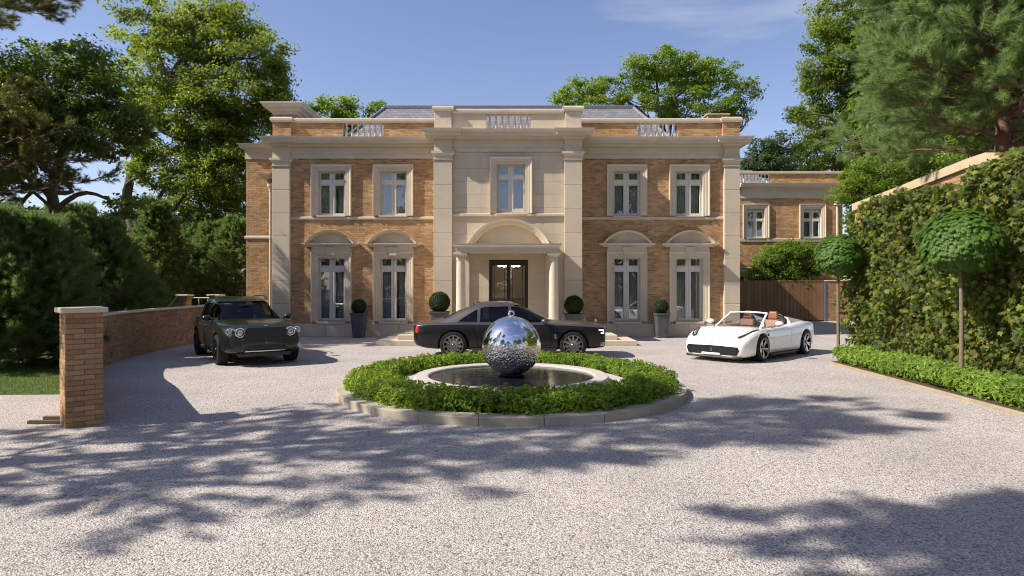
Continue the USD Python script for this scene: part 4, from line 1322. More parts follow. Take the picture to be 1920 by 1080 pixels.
def standard_tree(label, x, y, zc, rx, rz_, seed):
    rg = np.random.default_rng(seed)
    t = thing("standard_tree", label, "tree", (x, y, 0), 0, "standard trees with clipped dome crowns in the right border")
    n = 12
    zz = np.linspace(0, zc + .2, n)
    mesh(t, "trunk", tube(np.column_stack([.02 * np.sin(zz * 1.3 + seed), .02 * np.cos(zz * 1.7), zz]), np.linspace(.042, .030, n), 10), M_STEM, 50)
    for k in range(9):
        a = k * 2.4
        e = np.array([math.cos(a) * rx * .6, math.sin(a) * rx * .6, zc + rg.uniform(-.1, .3)])
        mesh(t, "branch", tube([(0, 0, zc - rz_ * .8), e * [.4, .4, 1] + [0, 0, -.25], e], [.022, .014, .006], 5), M_STEM)
    N = 3900
    d = unit(rg.normal(size=(N, 3)))
    u = d[:, 2]
    k = np.where(rg.uniform(size=N) < .8, rg.uniform(.90, 1.02, N), rg.uniform(.5, .9, N))
    rr = np.column_stack([np.full(N, rx), np.full(N, rx), np.where(u > 0, rz_ * .95, rz_ * .92)])
    # flat-bottomed dome
    P_ = d * k[:, None] * rr * (.90 + .2 * meshkit.noise(d * 3.3 + seed, 1))[:, None]
    P_[:, 2] = np.maximum(P_[:, 2], -rz_ * .72 + .1 * rg.normal(size=N) * .6)
    out = unit(d * [1, 1, .8] + [0, 0, .55])
    dn = unit(np.cross(out, np.cross(np.tile([0, 0, -1.0], (N, 1)) + .55 * rg.normal(size=(N, 3)), out)))   # leaves hang like tiles
    b = np.cross(out, dn)
    s = rg.uniform(.075, .12, N)
    o = np.vstack([MAPLE, [[0, -.05]]])
    V_ = P_[:, None] + s[:, None, None] * (o[None, :, :1] * b[:, None] + o[None, :, 1:] * dn[:, None]) + (-.22 * np.abs(o[:, 0]) - .12 * np.maximum(o[:, 1], 0))[None, :, None] * s[:, None, None] * out[:, None]
    V_ += [0, 0, zc]
    F_ = (IVF[None] + np.arange(N)[:, None, None] * 13).reshape(-1, 3)
    mesh(t, "crown", (V_.reshape(-1, 3), F_), M_STD)


standard_tree("nearer standard tree with slim bare trunk and dense dome crown before the ivy", 8.52, 11.75, 2.80, .70, .66, 1)
standard_tree("farther standard tree with slim bare trunk and dense dome crown at the ivy's far end", 8.70, 16.5, 2.80, .58, .60, 2)
# ------------------------------------------------------------------ trees
M_LEAF1 = leafmat("tall_tree_leaf", [(0.03, 0.062, 0.012), (0.055, 0.10, 0.015), (0.095, 0.148, 0.019), (0.145, 0.19, 0.023)], 0.42, (0.40, 0.50, 0.03), 0.45, 0.3)
M_LEAF2 = leafmat("left_tree_leaf", [(0.03, 0.06, 0.012), (0.055, 0.095, 0.015), (0.085, 0.13, 0.02)], 0.45, (0.30, 0.42, 0.04), 0.45, 0.3)
M_LEAF3 = leafmat("rear_tree_leaf", [(0.04, 0.085, 0.012), (0.075, 0.13, 0.018), (0.12, 0.18, 0.024)], 0.48, (0.40, 0.54, 0.04), 0.45, 0.3)
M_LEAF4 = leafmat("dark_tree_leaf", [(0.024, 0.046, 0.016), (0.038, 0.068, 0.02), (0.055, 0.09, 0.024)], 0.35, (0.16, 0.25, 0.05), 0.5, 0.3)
M_LEAF5 = leafmat("light_bush_leaf", [(0.07, 0.12, 0.018), (0.105, 0.17, 0.025), (0.14, 0.21, 0.035)], 0.45, (0.40, 0.54, 0.06), 0.45, 0.3)
M_NEEDLE = leafmat("pine_needle", [(0.10, 0.16, 0.06), (0.14, 0.205, 0.075), (0.18, 0.25, 0.09)], 0.4, (0.40, 0.56, 0.16), 0.5, 0.2)
M_NEEDLE2 = leafmat("olive_needle", [(0.055, 0.065, 0.018), (0.085, 0.09, 0.024), (0.12, 0.115, 0.03)], 0.35, (0.26, 0.27, 0.05), 0.6, 0.2)
M_NEEDLE3 = leafmat("dark_needle", [(0.045, 0.08, 0.022), (0.075, 0.115, 0.03), (0.105, 0.155, 0.04)], 0.4, (0.28, 0.42, 0.10), 0.6, 0.2)


def bend(a, b, rng, k=0.12, n=7):
    t = np.linspace(0, 1, n)[:, None]
    L_ = np.linalg.norm(np.subtract(b, a))
    o = rng.normal(size=3) * L_ * k
    o2 = rng.normal(size=3) * L_ * k * .6
    return np.asarray(a) * (1 - t) + np.asarray(b) * t + np.sin(np.pi * t) * o + np.sin(2 * np.pi * t) * o2


def broadleaf(name, label, base, trunk, blobs, N, leaf, mat, seed, group=None, r0=0.28, clump=0.62, per=95, flat_=0.6, parent=None, kink=0.12, fill=0.35):
    """blobs: (x, y, z, rx, ry, rz) in world coordinates; trunk: world points from the base up"""
    rg = np.random.default_rng(seed)
    t = thing(name, label, "tree", base, 0, group)
    bl = np.array(blobs, float)
    bl[:, :3] -= base
    tr = np.array(trunk, float) - base
    mesh(t, "trunk", tube(tr, np.linspace(r0, r0 * .45, len(tr)), 9), M_BARK, 50)
    vol = np.prod(bl[:, 3:], 1) ** .7
    M = max(8, N // per)
    idx = rg.choice(len(bl), M, p=vol / vol.sum())
    d = unit(rg.normal(size=(M, 3)))
    k = rg.uniform(fill, 1.0, (M, 1)) ** .6
    nz = .72 + .5 * meshkit.noise(d * 2.2 + idx[:, None] * 7.7, seed)[:, None]
    C = bl[idx, :3] + d * k * nz * bl[idx, 3:]
    n = M * per
    ci = np.repeat(np.arange(M), per)
    cr = clump * rg.uniform(.55, 1.35, M)
    dd = unit(rg.normal(size=(n, 3)))
    rad = rg.uniform(0, 1, (n, 1)) ** .55
    P = C[ci] + dd * rad * cr[ci, None] * [1.15, 1.15, flat_]
    nrm = dd * .5 + d[ci] * .5 + [0, 0, .7]
    mesh(t, "crown", leaves(P, nrm, leaf, rg, .58, .55), mat)
    for i, b in enumerate(bl):
        q = tr[min(len(tr) - 1, max(len(tr) // 3, int(np.argmin(np.linalg.norm(tr - b[:3] - [0, 0, -1.5], axis=1))) - 0))]
        mesh(t, "limb", tube(bend(q, b[:3], rg, kink, 9), np.linspace(r0 * .42, r0 * .10, 9), 6), M_BARK, 50)
    tw = MB()
    for j in rg.choice(M, min(M, 150), replace=False):
        b = bl[idx[j], :3]
        tw.add(*tube(bend(b, C[j], rg, .15, 5), np.linspace(r0 * .10, .012, 5), 4))
    mesh(t, "branches", tw, M_BARK, kind="stuff")
    return t


def blob(x, y, Y, rx, ry, depth=1.0):
    s = Y / F
    return (px(x, Y), Y, pz(y, Y), rx * s, rx * s * depth, ry * s)


def blobs_at(Y, L_, rg, spread=1.2):
    return [blob(x, y, Y + rg.uniform(-spread, spread), a, b) for x, y, a, b in L_]


rgT = np.random.default_rng(77)

# left: tall bright tree beside the house
Y1 = 36.0
trk = [(px(x, Y1), Y1, z) for x, z in ((243, 0), (243, 2.2), (240, 4.0), (250, 5.5), (236, 7.0), (246, 8.6), (262, 10.2), (290, 12.0), (320, 14.0))]
broadleaf("broadleaf_tree", "tallest bright leafy tree rising left of the house roof", (trk[0][0], Y1, 0), trk,
          blobs_at(Y1, [(290, 50, 80, 55), (400, 60, 95, 65), (470, 110, 75, 60), (330, 130, 90, 60), (440, 180, 90, 55), (505, 150, 45, 50), (250, 190, 70, 50), (360, 215, 90, 50), (300, 260, 70, 40),
                        (410, 260, 80, 45), (480, 235, 50, 45), (390, 10, 50, 45), (445, 320, 70, 50), (370, 330, 70, 45), (430, 395, 60, 50), (350, 405, 60, 40), (455, 260, 60, 50), (290, 320, 45, 30), (420, 340, 70, 60), (520, 200, 35, 40)], rgT), 88000, .19, M_LEAF1, 101, "tall trees to the left of the house", .36, .62, kink=.10)
# left: darker twisted tree that dapples the left bay
Y2 = 21.8
trk = [(px(x, Y2), Y2, pz(y, Y2)) for x, y in ((95, 636), (100, 520), (122, 430), (104, 395), (96, 360), (106, 320), (118, 285), (110, 240), (100, 190))]
broadleaf("broadleaf_tree", "twisted dark trunked tree with darker leaves left of the tallest tree", (trk[0][0], Y2, 0), trk,
          blobs_at(Y2, [(70, 130, 75, 45), (170, 130, 75, 45), (20, 190, 70, 55), (110, 200, 90, 50), (215, 190, 60, 55), (60, 260, 70, 40), (175, 260, 70, 35), (250, 245, 45, 35), (-60, 160, 80, 80), (-50, 280, 70, 60), (15, 330, 60, 40), (240, 385, 40, 25), (20, 400, 50, 30)], rgT, 1.0), 40000, .135, M_LEAF2, 102, "tall trees to the left of the house", .24, .42, kink=.2)
# dark undergrowth trees between them and the house
Y3 = 40.0
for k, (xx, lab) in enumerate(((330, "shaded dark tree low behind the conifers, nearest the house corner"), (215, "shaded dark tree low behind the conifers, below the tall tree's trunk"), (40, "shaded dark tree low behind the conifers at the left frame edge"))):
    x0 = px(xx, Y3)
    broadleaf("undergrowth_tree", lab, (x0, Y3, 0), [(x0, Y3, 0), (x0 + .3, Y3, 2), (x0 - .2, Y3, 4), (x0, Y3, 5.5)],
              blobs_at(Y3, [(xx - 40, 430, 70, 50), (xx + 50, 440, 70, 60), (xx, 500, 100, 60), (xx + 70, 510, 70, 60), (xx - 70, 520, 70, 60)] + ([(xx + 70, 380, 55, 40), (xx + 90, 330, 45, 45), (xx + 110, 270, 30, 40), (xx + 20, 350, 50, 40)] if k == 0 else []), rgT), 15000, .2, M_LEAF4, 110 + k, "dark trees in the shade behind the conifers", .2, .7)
# behind the house
Y4 = 46.0
x0 = px(1240, Y4)
broadleaf("rear_tree", "wide bright green tree showing above the right half of the house roof", (x0, Y4, 0), [(x0, Y4, 0), (x0 + .2, Y4, 4), (x0 - .3, Y4, 8), (x0 + .4, Y4, 12)],
          blobs_at(Y4, [(1085, 175, 42, 30), (1060, 190, 25, 20), (1125, 165, 35, 25), (1190, 145, 45, 35), (1240, 120, 55, 30), (1290, 140, 60, 40), (1340, 150, 50, 40), (1385, 175, 35, 25), (1375, 215, 35, 25), (1300, 200, 90, 35), (1210, 200, 70, 35), (1120, 205, 60, 25)], rgT), 34000, .2, M_LEAF3, 120, None, .3, .62)
x0 = px(650, Y4)
broadleaf("rear_tree", "small part of a tree showing above the left balustrade of the roof", (x0, Y4, 0), [(x0, Y4, 0), (x0 + .2, Y4, 5), (x0, Y4, 11)],
          blobs_at(Y4, [(595, 205, 30, 20), (640, 200, 38, 20), (662, 190, 22, 16), (700, 205, 28, 18), (650, 235, 60, 25)], rgT), 10000, .17, M_LEAF3, 121, None, .25, .5)
# right: tall bright tree, dark one, bushes over the wall
Y5 = 47.0
x0 = px(1615, Y5)
broadleaf("tall_tree", "very tall bright green tree behind the side wing, left of the pine", (x0, Y5, 0), [(x0, Y5, 0), (x0 + .3, Y5, 5), (x0 - .2, Y5, 10), (x0 + .2, Y5, 16), (x0, Y5, 22)],
          blobs_at(Y5, [(1600, -70, 70, 60), (1660, -30, 60, 60), (1585, 20, 62, 50), (1660, 60, 70, 60), (1590, 100, 65, 50), (1570, 170, 60, 50), (1640, 160, 80, 60), (1555, 235, 55, 45), (1500, 215, 22, 22), (1530, 280, 50, 35), (1600, 280, 75, 50), (1660, 250, 70, 50), (1700, 180, 60, 80), (1560, 320, 60, 30), (1645, 330, 60, 40), (1545, 70, 35, 40), (1535, 140, 35, 40)], rgT), 88000, .21, M_LEAF1, 130, None, .45, .7)
Y6 = 58.0
x0 = px(1450, Y6)
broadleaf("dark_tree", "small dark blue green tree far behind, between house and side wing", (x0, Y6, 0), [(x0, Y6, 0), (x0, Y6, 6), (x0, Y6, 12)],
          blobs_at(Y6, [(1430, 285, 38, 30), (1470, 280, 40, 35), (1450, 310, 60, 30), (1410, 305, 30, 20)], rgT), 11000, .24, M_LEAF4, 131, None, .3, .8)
Y7 = 23.0
for k, (xx, yy, a, b, lab) in enumerate(((1615, 335, 38, 30, "grey green rounded bush at the near end of the ivy wall's top"), (1665, 315, 48, 45, "fresh green bush showing above the wall coping left of the pine"), (1740, 285, 55, 45, "fresh green bush under the pine branches above the wall"))):
    x0 = px(xx, Y7)
    broadleaf("wall_bush", lab, (x0, Y7, 0), [(x0, Y7, 0), (x0 + .1, Y7, 2), (x0, Y7, 4.5), (x0, Y7, pz(yy, Y7))], blobs_at(Y7, [(xx, yy, a, b), (xx + a * .5, yy + b * .7, a, b), (xx - a * .4, yy + b * .8, a, b), (xx + 5, yy + b * 1.8, a * 1.2, b)], rgT, .4), 8000, .11, M_LEAF5 if k else M_LEAF3, 140 + k, "bushes behind the ivy wall", .1, .34)
# bush behind the gate
Y8 = 37.35
x0 = px(1475, Y8)
broadleaf("yard_bush", "dense green bush rising above the timber gate before the side wing", (x0, Y8, 0), [(x0, Y8, 0), (x0, Y8, 1.5), (x0, Y8, 3.4)],
          [(px(x, Y8), Y8 + .1, pz(y, Y8), 1.2 * r * Y8 / F, .8, 1.2 * q * Y8 / F) for x, y, r, q in ((1440, 500, 30, 30), (1475, 485, 38, 28), (1510, 490, 32, 32), (1470, 515, 60, 30), (1495, 470, 28, 18), (1475, 560, 60, 40))], 34000, .15, M_LEAF3, 150, None, .1, .40, 95, .7)


# ------------------------------------------------------------------ conifers
def needles(P, D, L_, per, nl, w, rng, spread=.75):
    """shoots starting at P along unit D, length L_, each with per needles"""
    m = len(P)
    ti = np.repeat(np.arange(m), per)
    n = m * per
    u = rng.uniform(0.05, 1.0, (n, 1))
    p = P[ti] + D[ti] * u * np.asarray(L_)[ti, None]
    side = unit(np.cross(D[ti], rng.normal(size=(n, 3))))
    dr = unit(D[ti] * (1 - .35 * (1 - u)) + side * spread)
    ln = nl * rng.uniform(.7, 1.2, (n, 1))
    wv = np.cross(dr, rng.normal(size=(n, 3)))
    wv = unit(wv) * w * .5
    v = np.stack([p - wv, p + wv, p + dr * ln], 1).reshape(-1, 3)
    return v, np.arange(3 * n).reshape(n, 3)


def pine(name, label, loc, h, z0, rlow, rtop, nb, ns, per, nl, w, shoot, mat, seed, group=None, r0=.22, up=.25, bark=None, lean=0.0, only=None, cat="tree", subs=3):
    rg = np.random.default_rng(seed)
    t = thing(name, label, cat, loc, 0, group)
    zz = np.linspace(0, h, 10)
    mesh(t, "trunk", tube(np.column_stack([lean * zz + .04 * np.sin(zz), .05 * np.sin(zz * .8), zz]), np.linspace(r0, .03, 10), 10), bark or M_PINEBARK, 50)
    P, D, Ls = [], [], []
    tw = MB()
    for k in range(nb):
        f = (k + .5) / nb
        z = z0 + (h - z0) * f ** .9
        R = (rlow + (rtop - rlow) * f) * rg.uniform(.75, 1.1)
        a = k * 2.39996 + rg.uniform(-.3, .3)
        if only is not None and not only(a, z):
            continue
        d = np.array([math.cos(a), math.sin(a), 0.0])
        s = np.linspace(0, 1, 7)[:, None]
        pts = np.array([lean * z, 0, z]) + d * R * s + np.array([0, 0, 1.0]) * (up * R * s ** 1.8 + .03 * np.sin(6 * s))
        pts[1:] += rg.normal(size=(6, 3)) * .03 * R
        mesh(t, "branch", tube(pts, np.linspace(max(.02, r0 * .2 * (1 - f * .6)), .008, 7), 5), bark or M_PINEBARK, 50)
        for j in range(ns):
            u = rg.uniform(.22, 1.0)
            q = pts[0] + (pts[-1] - pts[0]) * u
            q = np.array([np.interp(u, s[:, 0], pts[:, i]) for i in range(3)])
            sd = np.cross(d, [0, 0, 1.0]) * rg.choice([-1, 1]) * rg.uniform(.5, 1.0)
            dr = unit(d * rg.uniform(.3, .9) + sd * (1.15 - u * .8) + np.array([0, 0, rg.uniform(-.05, .55)]))
            l2 = R * .32 * (1.15 - .6 * u) + .08
            tw.add(*tube(np.array([q, q + dr * l2 * .5 + [0, 0, .01], q + dr * l2]), [.010, .007, .005], 4))
            for e in range(subs):
                g = rg.uniform(.25, 1.0) if e else 1.0
                P.append(q + dr * l2 * g)
                D.append(unit(dr + rg.normal(size=3) * .38 + np.array([0, 0, .18])))
                Ls.append(shoot * rg.uniform(.7, 1.25))
        P.append(pts[-1]); D.append(unit(d + [0, 0, up * 1.6])); Ls.append(shoot * 1.2)
    P.append(np.array([lean * h, 0, h])); D.append(np.array([0, 0, 1.0])); Ls.append(shoot * 1.4)
    mesh(t, "twigs", tw, bark or M_PINEBARK, kind="stuff")
    mesh(t, "needles", needles(np.array(P), np.array(D), np.array(Ls), per, nl, w, rg), mat, kind="stuff")
    return t


# big pine over the ivy wall
pine("pine_tree", "large long needled pine standing behind the ivy wall at the right", (px(1880, 14.0), 14.0, 0), 13.5, 4.9, 2.95, 1.5, 120, 24, 120, .18, .011, .36, M_NEEDLE, 201, None, .24, .28)
# olive pine at the left edge
pine("pine_tree", "olive brown pine whose foliage hangs in at the left edge of the view", (px(-40, 20.0), 20.0, 0), 12.2, 4.9, 3.2, 2.05, 76, 17, 70, .16, .013, .34, M_NEEDLE2, 202, None, .24, .16, None, 0.0, lambda a_, z_: z_ < 8.3 or (z_ > 9.8 and math.sin(a_ * 7.0 + z_ * 5) > .1), "tree", 4)

# dark feathery conifers behind the curved wall
GC = "dark feathery conifers behind the curved wall"
con0 = pine("conifer", "dark feathery conifer rightmost by the corner of the house", (px(440, 31.0), 31.0, 0), 5.2, 0.0, 1.75, .25, 92, 11, 48, .13, .014, .26, M_NEEDLE3, 211, GC, .10, .75, M_BARK)
con1 = pine("conifer", "broad dark conifer nearest the brick pier", (px(60, 15.6), 15.6, 0), 3.5, -.1, 1.7, .35, 92, 12, 50, .14, .013, .27, M_NEEDLE3, 212, GC, .10, .5, M_BARK)
spots = [(-30, 14.8, 1.05, "dark conifer cut by the left frame edge"), (118, 17.2, 0.72, "second dark conifer behind the brick pier"), (180, 19.8, 1.12, "dark conifer behind the wall's nearest stretch"),
         (150, 24.0, 0.95, "dark conifer half hidden behind the two nearest the wall"), (232, 26.0, 1.0, "slender conifer standing at the middle of the curved wall"), (290, 29.0, 1.12, "conifer above the wall just left of the white rail"),
         (345, 31.5, 1.1, "conifer behind the white garden rail"), (395, 33.0, 1.0, "short conifer between the garden rail and the house corner"), (30, 21.0, 0.95, "dark conifer in the back row at far left"),
         (110, 26.5, 1.0, "dark conifer in the middle of the back row"), (290, 31.0, 1.0, "back row conifer beneath the tall bright tree"), (375, 35.0, 1.1, "back row conifer nearest the house")]
for k, (xx, yy, sc, lab) in enumerate(spots):
    copy_thing(con0 if k % 2 else con1, "conifer", lab, "tree", (px(xx, yy), yy, 0), 67.0 * k, GC, (sc * .95, sc * .95, sc))

# trees out of the frame: they shade the forecourt and show in the steel sphere and the window panes
pine("pine_tree", "tall pine outside the frame whose shadow crosses the forecourt", (-12.3, 5.2, 0), 16.5, 4.6, 2.7, 1.2, 60, 11, 46, .2, .022, .36, M_NEEDLE3, 221, None, .25, .1)
pine("pine_tree", "second pine outside the frame whose shadow falls at the lower right", (-7.9, 1.3, 0), 12.6, 9.7, 1.15, .7, 36, 11, 50, .2, .022, .36, M_NEEDLE3, 222, None, .2, .15)
x0, y0 = -30.0, 12.5
broadA = broadleaf("woodland_tree", "broad woodland tree left of the lawn", (x0, y0, 0), [(x0, y0, 0), (x0 + .3, y0, 3), (x0 - .2, y0, 6), (x0, y0, 10)],
                   [(x0 + a, y0 + b, c, r, r, r * .7) for a, b, c, r in ((0, 0, 11.5, 2.6), (2.2, 1, 9.3, 2.4), (-2.3, .5, 9, 2.5), (.4, -2.3, 8.6, 2.4), (0, 2.4, 8.2, 2.4), (1.5, -1, 6.4, 2.2), (-1.6, 1.2, 6, 2.2), (0, 0, 4.4, 2.4))], 17000, .28, M_LEAF2, 160, "woodland trees around the grounds", .3, .85)
for k, (x, y, s, lab) in enumerate(((-35, 21.5, 1.1, "woodland tree beyond the left lawn"), (-35, 29, 1.1, "woodland tree behind the left conifers"), (-38, 34, 1.3, "woodland tree at the far left rear"), (-20, -14, 1.3, "woodland tree behind the viewer, left"),
                                  (-9.5, -24, 1.15, "woodland tree behind the viewer, left of the gap"), (8.5, -20, 1.35, "woodland tree behind the viewer, right of the gap"), (16, -14, 1.4, "woodland tree behind the viewer, right"), (22, -2, 1.3, "woodland tree beyond the ivy wall, near right"),
                                  (21, 9, 1.2, "woodland tree beyond the ivy wall"), (3.0, -33, .8, "low woodland tree behind the viewer in the gap"), (-30, 2, 1.2, "woodland tree left of the drive"), (24, 30, 1.3, "woodland tree beyond the side wing"), (30, 42, 1.5, "woodland tree far right behind the side wing"),
                                  (37, 55, 1.6, "woodland tree farthest right"), (-42, 40, 1.6, "woodland tree farthest left"), (-44, 24, 1.5, "woodland tree far beyond the lawn"))):
    copy_thing(broadA, "woodland_tree", lab, "tree", (x, y, 0), 71.0 * k, "woodland trees around the grounds", s)
for k, (x, y, s, lab) in enumerate(((-3.2, -24, 1.9, "fir behind the viewer"), (-15, -22, 1.6, "fir behind the viewer, far left"), (13, -26, 1.7, "fir behind the viewer, right"), (-7, -21, 1.1, "low fir behind the viewer, left of the middle"), (-11.5, -19, 1.2, "low fir behind the viewer, left"), (1.0, -23, 1.0, "low fir behind the viewer, middle"), (5.0, -21, 1.1, "low fir behind the viewer, right of the middle"), (9.5, -19.5, 1.2, "low fir behind the viewer, right"), (-17, -15, 1.3, "low fir behind the viewer, farthest left"), (14.5, -17, 1.3, "low fir behind the viewer, farthest right"))):
    copy_thing(con0, "fir_tree", lab, "tree", (x, y, 0), 40.0 * k, "firs behind the viewer", (s * .9, s * .9, s * 1.05))

# a strip of rough grass blades where the lawn meets the path
rgG = np.random.default_rng(31)
n = 26000
xx = rgG.uniform(-13.5, -6.3, n)
yy = rgG.uniform(10.4, 15.5, n)
inside = np.array(shapely.contains_xy(lawn_poly, xx, yy))
xx, yy = xx[inside], yy[inside]
n = len(xx)
a = rgG.uniform(0, 2 * math.pi, n)
hh = rgG.uniform(.03, .07, n)
ww = .006
b0 = np.column_stack([xx - ww * np.cos(a), yy - ww * np.sin(a), np.full(n, .006)])
b1 = np.column_stack([xx + ww * np.cos(a), yy + ww * np.sin(a), np.full(n, .006)])
tp_ = np.column_stack([xx + rgG.normal(size=n) * .02, yy + rgG.normal(size=n) * .02, hh])
top_mesh("grass", (np.stack([b0, b1, tp_], 1).reshape(-1, 3), np.arange(3 * n).reshape(n, 3)), M_GRASSB, "short grass blades of the lawn", "grass", "stuff")
# ------------------------------------------------------------------ cars
def paint(name, col, rough=0.3, metal=0.0, coat=1.0, crough=0.04):
    return usdkit.material(stage, LK + name, {"p": ("principled_bsdf", {"base_color": col, "roughness": rough, "metallic": metal, "coat_weight": coat, "coat_roughness": crough})}, [], surface="p.BSDF")


M_GREEN = usdkit.material(stage, LK + "dark_green_paint", {"p": ("principled_bsdf", {"base_color": (0.006, 0.010, 0.008), "roughness": 0.3, "specular_ior_level": 0.3, "coat_weight": 0.55, "coat_roughness": 0.04})}, [], surface="p.BSDF")
M_WHITE = paint("white_paint", (0.80, 0.79, 0.77), 0.35)
M_NOIR = usdkit.material(stage, LK + "black_paint", {"p": ("principled_bsdf", {"base_color": (0.008, 0.0072, 0.007), "roughness": 0.3, "specular_ior_level": 0.3, "coat_weight": 0.25, "coat_roughness": 0.12})}, [], surface="p.BSDF")
M_GREY = paint("gunmetal_paint", (0.085, 0.077, 0.075), 0.40, 0.55, 0.6, 0.18)
M_TYRE = simple("tyre_rubber", (0.012, 0.012, 0.012), 0.75, spec=0.3)
M_RIMD = simple("dark_alloy", (0.05, 0.05, 0.052), 0.3, metal=0.9)
M_RIMS = simple("silver_alloy", (0.55, 0.54, 0.53), 0.28, metal=1.0)
M_RIMG = simple("grey_alloy", (0.28, 0.275, 0.27), 0.3, metal=1.0)
M_CHROME = simple("chrome", (0.78, 0.78, 0.80), 0.08, metal=1.0)
M_BTRIM = simple("black_trim", (0.012, 0.012, 0.013), 0.45)
M_MESH = usdkit.material(stage, LK + "grille_mesh", {
    "tc": ("geometry", {}), "v": ("voronoi_texture", {"scale": 60.0, "randomness": 0.3}),
    "r": ("rgb_ramp", {"ramp": [(0.0, (0.004, 0.004, 0.004)), (0.45, (0.006, 0.006, 0.006)), (0.62, (0.03, 0.03, 0.033)), (1.0, (0.04, 0.04, 0.043))]}),
    "p": ("principled_bsdf", {"roughness": 0.4, "metallic": 0.4})}, [("tc.position", "v.vector"), ("v.distance", "r.fac"), ("r.color", "p.base_color")], surface="p.BSDF")
M_LEATHER_B = simple("black_leather", (0.015, 0.014, 0.014), 0.5)
M_LEATHER_T = simple("tan_leather", (0.20, 0.075, 0.035), 0.5)
M_LAMP = usdkit.material(stage, LK + "headlamp", {"p": ("principled_bsdf", {"base_color": (0.30, 0.31, 0.33), "metallic": 0.9, "roughness": 0.25, "coat_weight": 1.0})}, [], surface="p.BSDF")
usdkit.material(stage, LK + "lit_lamp", {"e": ("emission", {"color": (0.92, 0.96, 1.0), "strength": 4.0})}, [], surface="e.emission")
M_LIT = UsdShade.Material.Get(stage, LK + "lit_lamp")
M_RED = usdkit.material(stage, LK + "red_lamp", {"p": ("principled_bsdf", {"base_color": (0.55, 0.02, 0.025), "roughness": 0.1, "coat_weight": 1.0})}, [], surface="p.BSDF")


def mani(v, f):
    return m3.Manifold(m3.Mesh(np.asarray(v, np.float32), np.asarray(f, np.uint32)))


def closed_loft(rings):
    """rings: list of (n,3) arrays, all the same count -> closed mesh"""
    n = len(rings[0])
    V_ = np.vstack(rings + [rings[0].mean(0)[None], rings[-1].mean(0)[None]])
    F_ = []
    for i in range(len(rings) - 1):
        for j in range(n):
            k = (j + 1) % n
            F_ += [(i * n + j, i * n + k, (i + 1) * n + k), (i * n + j, (i + 1) * n + k, (i + 1) * n + j)]
    a, b = len(rings) * n, len(rings) * n + 1
    e = (len(rings) - 1) * n
    for j in range(n):
        k = (j + 1) % n
        F_ += [(a, k, j), (b, e + j, e + k)]
    t = trimesh.Trimesh(V_, np.array(F_), process=False)
    if t.volume < 0:
        F_ = np.array(F_)[:, ::-1]
    return mani(V_, F_)


def crom(pts, n):
    pts = np.asarray(pts, float)
    c = np.concatenate([[0], np.cumsum(np.linalg.norm(np.diff(pts, axis=0), axis=1) ** .7 + 1e-4)])
    s = np.linspace(0, c[-1], n)
    return np.column_stack([PchipInterpolator(c, pts[:, i])(s) for i in range(pts.shape[1])])


def body_loft(L0, L1, keys, nx=90, ns=34):
    """keys: x -> dict arrays: columns x, zb, zs, zt, w (underside, shoulder, centre top, half width)"""
    k = np.array(keys, float)
    u = np.linspace(0, 1, nx)
    xs = L0 + (L1 - L0) * (0.5 - 0.5 * np.cos(np.pi * u)) * .6 + (L1 - L0) * u * .4
    fn = [PchipInterpolator(k[:, 0], k[:, i]) for i in range(1, k.shape[1])]
    rings = []
    for x in xs:
        zb, zs, zt, w, tum = [float(g(x)) for g in fn]
        h = zs - zb
        half = crom([(0, zb), (w * .72, zb), (w * .90, zb + .02), (w * .97, zb + .10 * h + .02), (w * .995, zb + .38 * h), (w, zb + .58 * h), (w * .985, zb + .80 * h), (w * (1 - tum), zs - .035 * h), (w * (1 - tum) * .955, zs + .0),
                     (w * .80, zs + .40 * (zt - zs)), (w * .52, zs + .80 * (zt - zs)), (w * .25, zs + .96 * (zt - zs)), (0, zt)], ns)
        ring = np.vstack([half, (half * [-1, 1])[-2:0:-1]])
        rings.append(np.column_stack([np.full(len(ring), x), ring[:, 0], ring[:, 1]]))
    return closed_loft(rings)


def cabin_loft(layers, n=72, ex=5.0):
    """layers: (z, x_rear, x_front, half width, bow) outlines from the beltline to the roof crown"""
    rings = []
    for z, xa, xb, w, e in layers:
        an = np.linspace(0, 2 * np.pi, n, endpoint=False)
        c, s = np.cos(an), np.sin(an)
        q = (np.abs(c) ** e + np.abs(s) ** e) ** (-1 / e)
        rings.append(np.column_stack([(xa + xb) / 2 + c * q * (xb - xa) / 2, s * q * w, np.full(n, z)]))
    return closed_loft(rings)


def prism_y(poly, y0, y1):
    """(x, z) polygon extruded along y"""
    g = Polygon(poly) if not isinstance(poly, Polygon) else poly
    cs = m3.CrossSection([np.asarray(shapely.geometry.polygon.orient(g).exterior.coords)[:-1]])
    m = cs.extrude(y1 - y0)              # (x, z, h)
    return m.transform(np.array([[1, 0, 0, 0], [0, 0, -1, y1], [0, 1, 0, 0]], float))


def prism_x(poly, x0, x1):
    g = Polygon(poly) if not isinstance(poly, Polygon) else poly
    cs = m3.CrossSection([np.asarray(shapely.geometry.polygon.orient(g).exterior.coords)[:-1]])
    m = cs.extrude(x1 - x0)              # (y, z, h) -> x = h
    return m.transform(np.array([[0, 0, 1, x0], [1, 0, 0, 0], [0, 1, 0, 0]], float))


def cyl_y(x, z, r, y0, y1, n=48):
    return prism_y(Polygon([(x + r * math.cos(a), z + r * math.sin(a)) for a in np.linspace(0, 2 * math.pi, n, endpoint=False)]), y0, y1)


def tri(m):
    q = m.to_mesh()
    return np.array(q.vert_properties[:, :3], float), np.array(q.tri_verts, int)


